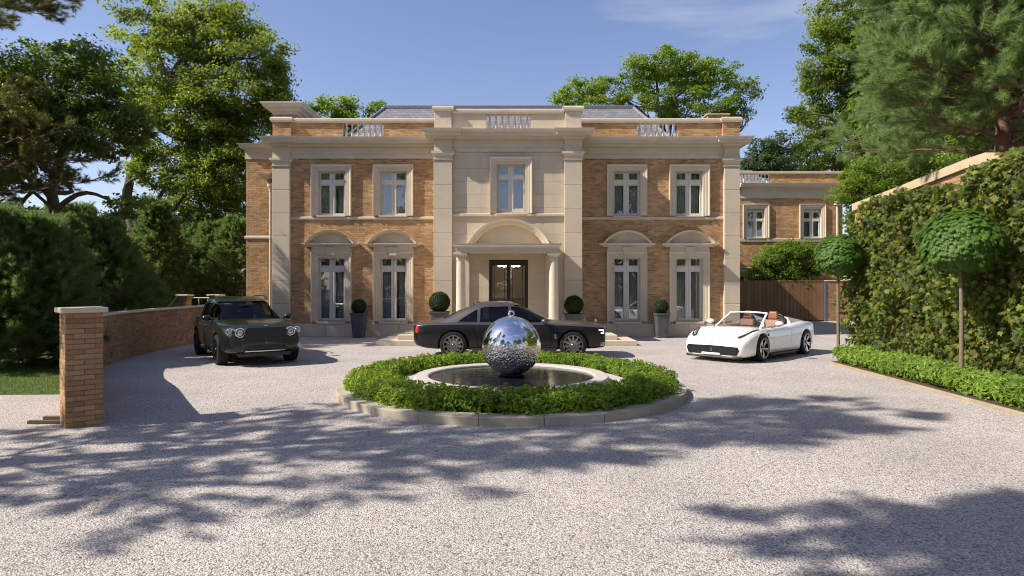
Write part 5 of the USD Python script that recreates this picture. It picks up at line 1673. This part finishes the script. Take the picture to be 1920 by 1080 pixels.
def cast(vf, o, d):
    v, f = vf
    a, b, c = v[f[:, 0]], v[f[:, 1]], v[f[:, 2]]
    e1, e2 = b - a, c - a
    pv = np.cross(d, e2)
    det = (e1 * pv).sum(1)
    det = np.where(np.abs(det) < 1e-12, np.nan, det)
    tv = o - a
    uu = (tv * pv).sum(1) / det
    qv = np.cross(tv, e1)
    vv = (qv @ d) / det
    tt = (e2 * qv).sum(1) / det
    ok = (uu >= 0) & (vv >= 0) & (uu + vv <= 1) & (tt > 0)
    return float(tt[ok].min()) if ok.any() else None


def wheel_proto(car, x, y, r, w, spokes, rim_mat, style, side):
    """a wheel standing at the car: tyre, rim, spokes and brake as sub-parts"""
    wh = holder(car, "wheel", (x, y, r))
    rr = r * .74
    s = side
    ty = [(rr * .98, -w / 2), (r * .90, -w / 2), (r * .965, -w * .46), (r * .995, -w * .36), (r, -w * .18), (r, w * .18), (r * .995, w * .36), (r * .965, w * .46), (r * .90, w / 2), (rr * .98, w / 2), (rr * .96, w * .40), (rr * .96, -w * .40), (rr * .98, -w / 2)]
    mesh(wh, "tyre", lathe(ty, 48, "y"), M_TYRE, 35)
    yo = s * w / 2
    rim = MB()
    sec = [(rr * 1.0, .0), (rr * 1.0, .012), (rr * .955, .014), (rr * .93, -.03), (rr * .90, -.10), (rr * .90, -.16), (0, -.16)]
    v, f = lathe([(a, b) for a, b in sec], 48, "z")
    v = np.column_stack([v[:, 0], yo + s * v[:, 2], v[:, 1]])
    mesh(wh, "rim", (v, f), M_BTRIM if style != "plain" else rim_mat, 35)
    v, f = lathe([(rr * 1.01, .004), (rr * 1.0, .018), (rr * .93, .016), (rr * .92, -.005)], 48, "z")
    rim.add(np.column_stack([v[:, 0], yo + s * v[:, 2], v[:, 1]]), f)
    for k in range(spokes):
        a0 = 2 * math.pi * (k + .25) / spokes
        offs = (-.055, .055) if style in ("twin", "five") else (0.0,)
        for o_ in offs:
            wi, wo = (.020, .016) if style == "twin" else (.030, .022)
            p0, p1 = rr * .16, rr * .94
            pts = []
            for rad, hw_, dy in ((p0, wi, -.035), (rr * .6, (wi + wo) / 2, -.012), (p1, wo, .004)):
                oo = o_ * (0.35 + .9 * (rad / p1)) * (1.6 if style == "five" else 1.0)
                pts.append((rad, oo, hw_, dy))
            vs, fs = [], []
            for rad, oo, hw_, dy in pts:
                for q, dd in ((oo - hw_, 0), (oo + hw_, 0), (oo + hw_, -.03), (oo - hw_, -.03)):
                    xx_, zz_ = rad * math.cos(a0) - q * math.sin(a0), rad * math.sin(a0) + q * math.cos(a0)
                    vs.append((xx_, yo + s * (dy + dd), zz_))
            for i in range(2):
                for j in range(4):
                    fs.append((i * 4 + j, i * 4 + (j + 1) % 4, (i + 1) * 4 + (j + 1) % 4, (i + 1) * 4 + j))
            rim.add(np.array(vs), np.array(fs))
    v, f = lathe([(0, .004), (rr * .10, .004), (rr * .17, -.015), (rr * .2, -.05), (0, -.05)], 20, "z")
    rim.add(np.column_stack([v[:, 0], yo + s * v[:, 2], v[:, 1]]), f)
    mesh(wh, "spokes", rim, rim_mat, 30)
    v, f = lathe([(0, -.10), (rr * .72, -.10), (rr * .72, -.115), (0, -.115)], 32, "z")
    mesh(wh, "brake_disc", (np.column_stack([v[:, 0], yo + s * v[:, 2], v[:, 1]]), f), M_RIMG)
    return wh


def ellipsoid(c, r, n=3):
    return trimesh.creation.icosphere(n, 1.0).apply_scale(r).apply_translation(c)


def seat(car, x, y, z, mat, name="seat"):
    m = m3.Manifold.batch_hull([m3.Manifold.sphere(.07, 16).translate((x + a, y + b, z + c)) for a, b, c in ((0, -.2, 0), (0, .2, 0), (-.16, -.17, .55), (-.16, .17, .55))])
    hd = m3.Manifold.batch_hull([m3.Manifold.sphere(.05, 14).translate((x - .19 + a, y + b, z + c)) for a, b, c in ((0, -.10, .66), (0, .10, .66), (-.02, -.08, .80), (-.02, .08, .80))])
    mesh(car, name, tri(m + hd), mat, 40)


def door_cut(body, poly, side, ymin, gap=.011):
    g = Polygon(poly)
    y0, y1 = (ymin, 1.4) if side > 0 else (-1.4, -ymin)
    outer, inner = prism_y(g.buffer(gap / 2, join_style=2), y0, y1), prism_y(g.buffer(-gap / 2, join_style=2), y0, y1)
    return body - outer, body ^ inner


def put(car, name, m, mat, smooth=30, label=None):
    return mesh(car, name, tri(m) if isinstance(m, m3.Manifold) else m, mat, smooth, None, label)


def disc_x(c, r, d, n=32):
    return mani(*_cyl_x(c, r, d, n))


def _cyl_x(c, r, d, n):
    t = trimesh.creation.cylinder(radius=r, height=d, sections=n)
    t.apply_transform(trimesh.transformations.rotation_matrix(math.pi / 2, [0, 1, 0]))
    t.apply_translation(c)
    return t.vertices, t.faces


def torus_x(c, R, r, n=32, tilt=0.0):
    a = np.linspace(0, 2 * math.pi, n + 1)
    return tube(np.column_stack([np.zeros(n + 1), R * np.cos(a), R * np.sin(a)]) + c, r, 8)


# ---------------- 1. dark green SUV
suv = thing("luxury_suv", "dark green SUV with round twin headlights and mesh grille beside the curved brick wall", "car",
            (-7.57 + .0, 17.46, 0), -54.6)
wbx = 1.4975
K = [  # x, zb, zs, zt, w, tumblehome
    (-2.62, .62, .92, .98, .66, .05), (-2.58, .52, 1.02, 1.07, .78, .05), (-2.45, .42, 1.08, 1.12, .90, .05), (-2.1, .34, 1.11, 1.14, .965, .05), (-1.5, .30, 1.12, 1.15, .995, .05), (-.6, .28, 1.10, 1.14, .985, .05), (.5, .28, 1.08, 1.13, .985, .05),
    (1.1, .28, 1.07, 1.14, .985, .05), (1.5, .30, 1.05, 1.13, .99, .06), (1.85, .31, 1.01, 1.10, .975, .08), (2.08, .32, .965, 1.07, .945, .10), (2.25, .33, .915, 1.03, .895, .11), (2.36, .35, .86, .985, .83, .12), (2.43, .38, .79, .93, .75, .13), (2.46, .44, .72, .86, .66, .13)]
body = body_loft(-2.62, 2.46, K)
for sx in (-wbx, wbx):
    for s in (-1, 1):
        body = body - cyl_y(sx, .385, .455, *((.60, 1.3) if s > 0 else (-1.3, -.60)))
body = body - prism_x([(-.8, 1.0), (.8, 1.0), (.8, 1.5), (-.8, 1.5)], -1.7, .75)
doorsF = [(.86, .44), (.80, 1.16), (-.22, 1.16), (-.22, .40), (.80, .40)]
doorsR = [(-.24, .40), (-.24, 1.16), (-1.24, 1.16), (-1.20, .92), (-1.02, .66), (-.98, .40)]
parts = []
for s in (-1, 1):
    body, dF = door_cut(body, doorsF, s, .62)
    body, dR = door_cut(body, doorsR, s, .62)
    parts += [dF, dR]
put(suv, "body", body, M_GREEN)
bv = tri(body)
for d in parts:
    put(suv, "door", d, M_GREEN)
lay = [(1.06, -2.25, 1.02, .90, 5.5), (1.13, -2.18, .90, .885, 5.5), (1.25, -2.08, .62, .845, 5.5), (1.40, -1.95, .26, .79, 5.2), (1.52, -1.82, -.02, .735, 5.0), (1.60, -1.72, -.22, .69, 4.6), (1.66, -1.60, -.42, .63, 4.2), (1.695, -1.42, -.62, .53, 3.8), (1.712, -1.1, -.85, .36, 3.2)]
ins = lambda d: [(z - (d if i else 0), a + d, b - d * 1.2, w - d, e) for i, (z, a, b, w, e) in enumerate(lay)]
cabo, cabi, cabg, cabh = cabin_loft(lay), cabin_loft(ins(.045)), cabin_loft(ins(.012)), cabin_loft(ins(.022))
glass_side = [[(-.26, 1.15), (-.26, 1.53), (-.05, 1.50), (.32, 1.33), (.62, 1.16), (.60, 1.15)], [(-.34, 1.15), (-.34, 1.535), (-1.15, 1.51), (-1.20, 1.15)], [(-1.28, 1.17), (-1.24, 1.50), (-1.50, 1.47), (-1.88, 1.27), (-1.86, 1.17)]]
wins_ = [prism_y(p, y0, y1) for p in glass_side for y0, y1 in ((.5, 1.2), (-1.2, -.5))]
shield = prism_x([(-.80, 1.10), (.80, 1.10), (.62, 1.575), (-.62, 1.575)], -.30, 1.3)
rearw = prism_x([(-.72, 1.20), (.72, 1.20), (.60, 1.56), (-.60, 1.56)], -2.5, -1.6)
roof = cabo - cabi
gl = cabg - cabh
for w_ in wins_ + [shield, rearw]:
    roof = roof - w_
put(suv, "roof", roof, M_GREEN)
put(suv, "windscreen", gl ^ shield, M_CARGLASS, True)
put(suv, "rear_window", gl ^ rearw, M_CARGLASS, True)
for w_ in wins_:
    put(suv, "side_window", gl ^ w_, M_CARGLASS, True)
for s in (-1, 1):
    put(suv, "roof_rail", tube([(-1.62, s * .60, 1.66), (-1.5, s * .63, 1.72), (-.6, s * .66, 1.735), (-.30, s * .66, 1.70), (-.2, s * .67, 1.63)], .018, 8), M_BTRIM)
    q = ellipsoid((0, 0, 0), (.10, .12, .075))
    q.apply_translation((.62, s * 1.05, 1.16))
    put(suv, "mirror", (q.vertices, q.faces), M_GREEN, True)
    put(suv, "mirror_arm", tube([(.66, s * .90, 1.10), (.64, s * 1.0, 1.13)], .03, 6), M_BTRIM)
    for xx_ in (.02, -1.0):
        yy_ = 1.4 - cast(bv, np.array([xx_ + .2, 1.4, .93]), np.array([0, -1.0, 0])) if cast(bv, np.array([xx_ + .2, 1.4, .93]), np.array([0, -1.0, 0])) else .98
        put(suv, "door_handle", MB().box(xx_ - .12, xx_ + .10, s * .975 - .02, s * .975 + .02, .93, .955, .008), M_BTRIM)
    # lamps
    for yy_, zz_, r_ in ((.60, .855, .112), (.80, .875, .082)):
        t_ = cast(bv, np.array([4.0, s * yy_, zz_]), np.array([-1.0, 0, 0])) or 1.7
        xf = 4.0 - t_
        h = holder(suv, "headlight")
        put(h, "housing", _cyl_x((xf - .015, s * yy_, zz_), r_, .07, 32), M_BTRIM)
        put(h, "ring", torus_x((xf + .022, s * yy_, zz_), r_ * .95, .016), M_CHROME, True)
        put(h, "lens", ellipsoid((xf + .008, s * yy_, zz_), (.035, r_ * .80, r_ * .80)), M_LAMP, True)
        put(h, "inner_ring", torus_x((xf + .045, s * yy_, zz_), r_ * .45, .010), M_CHROME, True)
    # bumper intakes
    t_ = cast(bv, np.array([4.0, s * .70, .60]), np.array([-1.0, 0, 0])) or 1.7
    xf = 4.0 - t_
    iv_ = holder(suv, "air_intake")
    put(iv_, "opening", extrude(Polygon([(s * .56, .50), (s * .80, .53), (s * .82, .70), (s * .58, .72)]), xf - .05, xf + .022, "yz"), M_BTRIM)
    put(iv_, "mesh_panel", extrude(Polygon([(s * .59, .53), (s * .74, .55), (s * .76, .66), (s * .61, .68)]), xf - .05, xf + .028, "yz"), M_MESH)
    put(suv, "tail_lamp", ellipsoid((-2.47, s * .80, .98), (.09, .12, .06)), M_RED, True)
xg = 4.0 - cast(bv, np.array([4.0, 0, .80]), np.array([-1.0, 0, 0]))
gr_poly = Polygon([(-.42, .62), (.42, .62), (.475, .70), (.48, .90), (.44, .955), (-.44, .955), (-.48, .90), (-.475, .70)])
gr = holder(suv, "grille")
put(gr, "surround", extrude(gr_poly.buffer(.022).difference(gr_poly), 2.30, xg + .035, "yz"), M_BTRIM)
put(gr, "mesh_panel", extrude(gr_poly, 2.30, xg + .022, "yz"), M_MESH)
put(suv, "lower_grille", extrude(Polygon([(-.52, .42), (.52, .42), (.46, .53), (-.46, .53)]), 2.28, xg + .014, "yz"), M_MESH)
an = np.linspace(-1, 1, 21)
zlow = .385
put(suv, "chrome_strip", tube(np.column_stack([2.47 - .34 * np.abs(an) ** 3.0, an * .88, zlow + .05 * an ** 4]), .022, 8), M_CHROME, True)
put(suv, "skid_plate", extrude(Polygon([(-.6, .25), (.6, .25), (.66, .34), (-.66, .34)]), 2.1, 2.40, "yz"), M_BTRIM)
put(suv, "bonnet_badge", ellipsoid((xg - .03, 0, 1.012), (.02, .055, .016), 2), M_CHROME, True)
put(suv, "grille_badge", MB().box(xg + .02, xg + .04, -.03, .03, .575, .60, .005), M_RIMG)
for s in (-1, 1):
    put(suv, "wing_badge", MB().box(1.02, 1.16, s * .985 - .012, s * .985 + .012, .80, .83, .006), M_CHROME)
    put(suv, "sill", MB().box(-1.0, 1.0, s * .90 - .06, s * .90 + .06, .27, .36, .02), M_BTRIM)
for x in (wbx, -wbx):
    for s in (-1, 1):
        wheel_proto(suv, x, s * .86, .385, .27, 10, M_RIMD, "twin", s)
for y in (-.37, .37):
    seat(suv, .05, y, .60, M_LEATHER_B)
    seat(suv, -.95, y, .60, M_LEATHER_B)
put(suv, "dashboard", MB().box(.45, .90, -.78, .78, .98, 1.07, .02), M_LEATHER_B)
a = np.linspace(0, 2 * math.pi, 25)
put(suv, "steering_wheel", tube(np.column_stack([.42 - .06 * np.sin(a), .37 + .18 * np.cos(a), 1.10 + .17 * np.sin(a)]), .016, 6), M_BTRIM)
put(suv, "rear_view_mirror", ellipsoid((.12, 0, 1.46), (.02, .11, .035), 2), M_BTRIM)

# ---------------- 2. long black saloon
sal = thing("saloon", "long black saloon with grey upper body parked side on behind the steel sphere", "car", (.035, 17.98, 0), 0)
wb2_ = 1.647
K = [(-2.80, .52, .84, .88, .60, .05), (-2.77, .42, .90, .935, .74, .05), (-2.66, .34, .945, .985, .86, .05), (-2.35, .27, .965, 1.01, .945, .05), (-1.65, .24, .985, 1.03, .985, .05), (-.6, .23, .985, 1.04, .99, .05), (.6, .23, .98, 1.03, .99, .05), (1.1, .23, .965, 1.02, .985, .05),
     (1.65, .24, .945, 1.0, .98, .05), (2.1, .26, .915, .975, .955, .05), (2.38, .28, .88, .945, .92, .05), (2.52, .30, .85, .92, .86, .05), (2.56, .34, .80, .88, .80, .05)]
body = body_loft(-2.80, 2.56, K)
for sx in (-wb2_, wb2_):
    for s in (-1, 1):
        body = body - cyl_y(sx, .37, .435, *((.62, 1.3) if s > 0 else (-1.3, -.62)))
body = body - prism_x([(-.78, .86), (.78, .86), (.78, 1.5), (-.78, 1.5)], -1.5, .95)
up_pl = prism_y([(-3, .90), (-2.4, .925), (-1.4, .943), (0.8, .938), (1.6, .905), (2.2, .872), (3, .80), (3, 2), (-3, 2)], -1.5, 1.5)
upper = body ^ up_pl
body = body - up_pl
dF, dR = [(1.02, .36), (1.02, 1.2), (-.06, 1.2), (-.06, .36)], [(-.08, .36), (-.08, 1.2), (-1.12, 1.2), (-1.10, .8), (-1.02, .60), (-.98, .36)]
for s in (-1, 1):
    for dd in (dF, dR):
        body, pnl = door_cut(body, dd, s, .64)
        put(sal, "door", pnl, M_NOIR)
put(sal, "body", body, M_NOIR)
put(sal, "upper_body", upper, M_GREY, 30, "grey bonnet and boot lid deck")
lay = [(.985, -2.42, 1.25, .87, 4.4), (1.05, -2.22, 1.08, .845, 4.4), (1.16, -1.92, .86, .80, 4.2), (1.28, -1.68, .62, .75, 4.1), (1.39, -1.42, .38, .69, 3.9), (1.47, -1.22, .20, .635, 3.6), (1.52, -1.06, .06, .57, 3.3), (1.552, -.92, -.08, .46, 3.0), (1.568, -.78, -.22, .28, 2.6)]
cabo, cabi, cabg, cabh = cabin_loft(lay), cabin_loft(ins(.045)), cabin_loft(ins(.012)), cabin_loft(ins(.022))
gs = [[(-.06, 1.0), (-.06, 1.43), (.22, 1.41), (.52, 1.27), (.82, 1.08), (.90, 1.0)], [(-.14, 1.0), (-.14, 1.435), (-.80, 1.42), (-.92, 1.38), (-.92, 1.0)], [(-1.0, 1.0), (-1.0, 1.36), (-1.30, 1.18), (-1.52, 1.03), (-1.5, 1.0)]]
wins_ = [prism_y(p, y0, y1) for p in gs for y0, y1 in ((.45, 1.2), (-1.2, -.45))]
shield = prism_x([(-.76, 1.03), (.76, 1.03), (.58, 1.47), (-.58, 1.47)], .0, 1.3)
rearw = prism_x([(-.66, 1.10), (.66, 1.10), (.54, 1.46), (-.54, 1.46)], -2.2, -1.05)
roof = cabo - cabi
gl = cabg - cabh
for w_ in wins_ + [shield, rearw]:
    roof = roof - w_
put(sal, "roof", roof, M_GREY)
put(sal, "windscreen", gl ^ shield, M_CARGLASS2, True)
put(sal, "rear_window", gl ^ rearw, M_CARGLASS2, True)
for w_ in wins_:
    put(sal, "side_window", gl ^ w_, M_CARGLASS2, True)
for s in (-1, 1):
    put(sal, "window_trim", tube([(-1.56, s * .855, 1.005), (-.5, s * .885, .998), (.5, s * .885, .998), (.95, s * .86, 1.0)], .011, 6), M_RIMG)
    hl_ = holder(sal, "headlight")
    put(hl_, "housing", MB().box(2.30, 2.545, s * .74 - .13, s * .74 + .13, .70, .80, .02), M_BTRIM)
    for zz_ in (.79, .705):
        put(hl_, "light_bar", MB().box(2.36, 2.50, s * .885 - .02, s * .885 + .012, zz_ - .008, zz_ + .008, .004), M_LIT)
    put(hl_, "light_bar", MB().box(2.487, 2.505, s * .885 - .02, s * .885 + .012, .705, .79, .004), M_LIT)
    put(sal, "tail_lamp", ellipsoid((-2.645, s * .815, .79), (.075, .075, .115)), M_RED, True)
    put(sal, "wing_badge", ellipsoid((1.16, s * .985, .62), (.030, .012, .075), 2), M_RIMG, True)
    put(sal, "bumper_vent", MB().box(2.38, 2.52, s * .84 - .06, s * .84 + .06, .36, .46, .02), M_CHROME)
    put(sal, "mirror", ellipsoid((.86, s * 1.02, 1.04), (.10, .11, .07)), M_GREY, True)
    put(sal, "sill", MB().box(-1.15, 1.2, s * .93 - .04, s * .93 + .04, .22, .30, .02), M_BTRIM)
    for xx_ in (.0, -.16):
        put(sal, "door_handle", MB().box(xx_ - .03, xx_ + .09, s * .985 - .015, s * .985 + .018, .80, .825, .006), M_RIMG)
put(sal, "grille", MB().box(2.50, 2.60, -.36, .36, .42, .88, .02), M_CHROME)
put(sal, "bonnet_ornament", ellipsoid((2.40, 0, 1.01), (.03, .012, .05), 2), M_CHROME, True)
put(sal, "roof_antenna", ellipsoid((-1.02, 0, 1.535), (.10, .03, .03), 2), M_GREY, True)
for x in (wb2_, -wb2_):
    for s in (-1, 1):
        wheel_proto(sal, x, s * .855, .375, .255, 11, M_RIMG, "twin", s)
for y in (-.37, .37):
    seat(sal, .10, y, .68, M_LEATHER_B)
    seat(sal, -.92, y, .66, M_LEATHER_B)
put(sal, "dashboard", MB().box(.65, 1.05, -.74, .74, .88, .98, .02), M_LEATHER_B)
put(sal, "steering_wheel", tube(np.column_stack([.62 - .06 * np.sin(a), .37 + .18 * np.cos(a), .98 + .17 * np.sin(a)]), .016, 6), M_BTRIM)

# ---------------- 3. white open sports car
spo = thing("sports_car", "white open top sports car with tan interior parked in front of the right bay", "car", (7.02, 18.02, 0), 222.6)
wb3 = 1.36
K = [(-2.28, .50, .80, .84, .62, .05), (-2.24, .38, .86, .92, .78, .05), (-2.12, .26, .90, .96, .88, .05), (-1.8, .18, .935, .97, .96, .07), (-1.36, .16, .955, .965, .985, .09), (-.9, .15, .93, .945, .965, .09), (-.3, .14, .855, .90, .925, .06), (.3, .14, .825, .885, .915, .05), (.8, .14, .825, .875, .93, .05),
     (1.1, .14, .85, .845, .96, .08), (1.36, .14, .855, .80, .975, .10), (1.65, .14, .81, .745, .965, .10), (1.95, .13, .715, .68, .93, .09), (2.15, .13, .62, .61, .87, .08), (2.28, .14, .53, .545, .78, .07), (2.335, .18, .46, .48, .68, .06)]
body = body_loft(-2.28, 2.335, K)
for sx in (-wb3, wb3):
    for s in (-1, 1):
        body = body - cyl_y(sx, .355, .40, *((.62, 1.3) if s > 0 else (-1.3, -.62)))
body = body - (m3.Manifold.batch_hull([m3.Manifold.cylinder(1.0, r_, r_, 24).translate((x_, y_, .52)) for x_, y_, r_ in ((.52, .56, .12), (.52, -.56, .12), (-.62, .60, .1), (-.62, -.60, .1))]))
dF = [(.70, .26), (.66, .9), (-.40, .98), (-.46, .60), (-.36, .26)]
for s in (-1, 1):
    body, pnl = door_cut(body, dF, s, .70)
    put(spo, "door", pnl, M_WHITE)
# lower side scallop behind the front wheel
for s in (-1, 1):
    body = body - m3.Manifold.batch_hull([m3.Manifold.sphere(.05, 16).translate((x_, s * .995, z_)) for x_, z_ in ((.90, .40), (.84, .52), (.55, .42))])
put(spo, "body", body, M_WHITE)
bv = tri(body)
# windscreen: frame and glass
base = [(.92, -.66, .86), (1.02, -.35, .885), (1.05, 0, .89), (1.02, .35, .885), (.92, .66, .86)]
topc = [(.28, -.54, 1.235), (.34, -.28, 1.255), (.36, 0, 1.26), (.34, .28, 1.255), (.28, .54, 1.235)]
bb_, tt_ = crom(base, 15), crom(topc, 15)
gv = np.vstack([bb_, tt_])
gf = np.array([(i, i + 1, 15 + i + 1, 15 + i) for i in range(14)])
put(spo, "windscreen", (gv, gf), M_CARGLASS, True)
fr_ = m3.Manifold()
for p0, p1 in list(zip(tt_[:-1], tt_[1:])) + [(bb_[0], tt_[0]), (bb_[-1], tt_[-1])]:
    fr_ = fr_ + m3.Manifold.batch_hull([m3.Manifold.sphere(.034, 12).scale((1, 1, .8)).translate(tuple(p0)), m3.Manifold.sphere(.030, 12).scale((1, 1, .8)).translate(tuple(p1))])
put(spo, "windscreen_frame", fr_, M_WHITE, 50)
# flying buttresses behind the seats with black roll hoops
for s in (-1, 1):
    bt = m3.Manifold.batch_hull([m3.Manifold.sphere(r_, 18).translate((x_, s * y_, z_)) for x_, y_, z_, r_ in ((-.78, .40, 1.10, .06), (-.80, .62, 1.04, .06), (-.72, .40, .9, .06), (-1.75, .52, .95, .05), (-1.75, .66, .93, .05), (-.75, .72, .92, .06))])
    put(spo, "buttress", bt, M_WHITE, 40)
    aa = np.linspace(0, math.pi, 13)
    put(spo, "roll_hoop", tube(np.column_stack([np.full(13, -.66), s * (.46 + .20 * np.cos(aa)), .90 + .27 * np.sin(aa)]), .035, 8), M_BTRIM, True)
    seat(spo, -.28, s * .38, .42, M_LEATHER_T)
    put(spo, "side_window", extrude(Polygon([(.80, .86), (-.30, .92), (-.30, .96), (.70, .90)]), s * .80 - .004, s * .80 + .004), M_CARGLASS)
    mr_ = ellipsoid((.58, s * 1.03, .975), (.10, .115, .07))
    put(spo, "mirror", mr_, M_WHITE, True)
    put(spo, "mirror_arm", tube([(.66, s * .84, .86), (.60, s * .96, .945)], .022, 6), M_BTRIM)
    # slanted headlights wrapping back along the wings
    pts_ = [(2.06, .60), (2.13, .66), (2.05, .745), (1.86, .80), (1.60, .845), (1.44, .855), (1.60, .80), (1.80, .725), (1.96, .66)]
    dz = []
    g = Polygon([(x_, s * y_) for x_, y_ in pts_]).buffer(.012)
    vv_, ff_ = trimesh.creation.triangulate_polygon(g.segmentize(.05), engine="earcut")
    vv_ = np.asarray(vv_)
    zz_ = np.array([3.0 - (cast(bv, np.array([x_, y_, 3.0]), np.array([0, 0, -1.0])) or 2.4) for x_, y_ in vv_])
    n_ = len(vv_)
    top_ = np.column_stack([vv_, zz_ + .014])
    m_ = MB().add(np.vstack([top_, top_ - [0, 0, .05]]), np.vstack([ff_, np.asarray(ff_)[:, ::-1] + n_]))
    h = holder(spo, "headlight")
    put(h, "lens", m_, simple("dark_lens_%s" % ("left" if s > 0 else "right"), (0.02, 0.021, 0.024), 0.08, coat=1.0), 40)
    sp_ = np.array([(1.98, .70), (1.80, .765), (1.60, .818)])
    sz = [3.0 - (cast(bv, np.array([x_, s * y_, 3.0]), np.array([0, 0, -1.0])) or 2.4) + .022 for x_, y_ in sp_]
    put(h, "light_strip", tube(np.column_stack([sp_[:, 0], s * sp_[:, 1], sz]), .010, 6), M_LAMP, True)
    put(spo, "wing_badge", MB().box(1.02, 1.08, s * .955 - .012, s * .955 + .012, .66, .73, .008), M_BTRIM)
    put(spo, "tail_lamp", ellipsoid((-2.24, s * .60, .80), (.05, .09, .07), 2), M_RED, True)
    put(spo, "side_skirt", MB().box(-.85, .88, s * .90 - .05, s * .90 + .05, .12, .17, .015), M_BTRIM)
# grille: wide dark mouth following the nose
def nose(yv, z):
    t_ = cast(bv, np.array([4.0, yv, z]), np.array([-1.0, 0, 0]))
    return 4.0 - t_ if t_ else None


mo = [(-.70, .20), (.70, .20), (.76, .33), (.72, .42), (.2, .435), (-.2, .435), (-.72, .42), (-.76, .33)]
g = Polygon(mo).segmentize(.05)
vv_, ff_ = trimesh.creation.triangulate_polygon(g, engine="earcut")
pt_ = shapely.geometry.MultiPoint([(y, z) for y in np.linspace(-.72, .72, 31) for z in np.linspace(.22, .42, 5)])
from scipy.spatial import Delaunay
allp = np.vstack([np.asarray(g.exterior.coords)[:-1], [(p_.x, p_.y) for p_ in pt_.geoms if g.buffer(-.01).contains(p_)]])
dl = Delaunay(allp).simplices
dl = np.array([t for t in dl if g.contains(shapely.geometry.Point(*allp[t].mean(0)))])
xn = np.array([(nose(y, z) or 1.9) for y, z in allp]) + .012
gm = holder(spo, "grille")
put(gm, "mesh_panel", (np.column_stack([xn, allp]), dl), M_MESH, True)
put(gm, "badge", MB().box(nose(0, .32) + .012, nose(0, .32) + .03, -.022, .022, .28, .37, .008), M_RIMG)
put(spo, "bonnet_badge", MB().box(nose(0, .50) - .02, nose(0, .50) + .012, -.028, .028, .49, .53, .006), M_RIMS)
sx_ = np.linspace(-.80, .80, 21)
put(spo, "splitter", tube(np.column_stack([[(nose(y * .98, .17) or 2.0) + .02 for y in sx_], sx_, np.full(21, .135)]), .028, 6), M_BTRIM, True)
ch_ = holder(spo, "bumper_lip")
put(ch_, "lip", tube(np.column_stack([[(nose(y, .19) or 2.0) + .03 for y in np.linspace(-.26, .26, 9)], np.linspace(-.26, .26, 9), np.full(9, .215)]), .03, 8), M_WHITE, True)
for x in (wb3, -wb3):
    for s in (-1, 1):
        wheel_proto(spo, x, s * .845, .355, .27 if x > 0 else .29, 5, M_RIMS, "five", s)
put(spo, "dashboard", ellipsoid((.62, 0, .84), (.22, .62, .07)), M_LEATHER_T, True)
put(spo, "centre_console", MB().box(-.5, .55, -.12, .12, .5, .66, .03), M_LEATHER_T)
put(spo, "steering_wheel", tube(np.column_stack([.40 - .05 * np.sin(a), .38 + .17 * np.cos(a), .88 + .16 * np.sin(a)]), .016, 6), M_BTRIM)
put(spo, "rear_view_mirror", ellipsoid((.40, 0, 1.19), (.02, .10, .03), 2), M_BTRIM)
put(spo, "cabin_floor", MB().box(-.68, .6, -.66, .66, .50, .53), M_LEATHER_B)
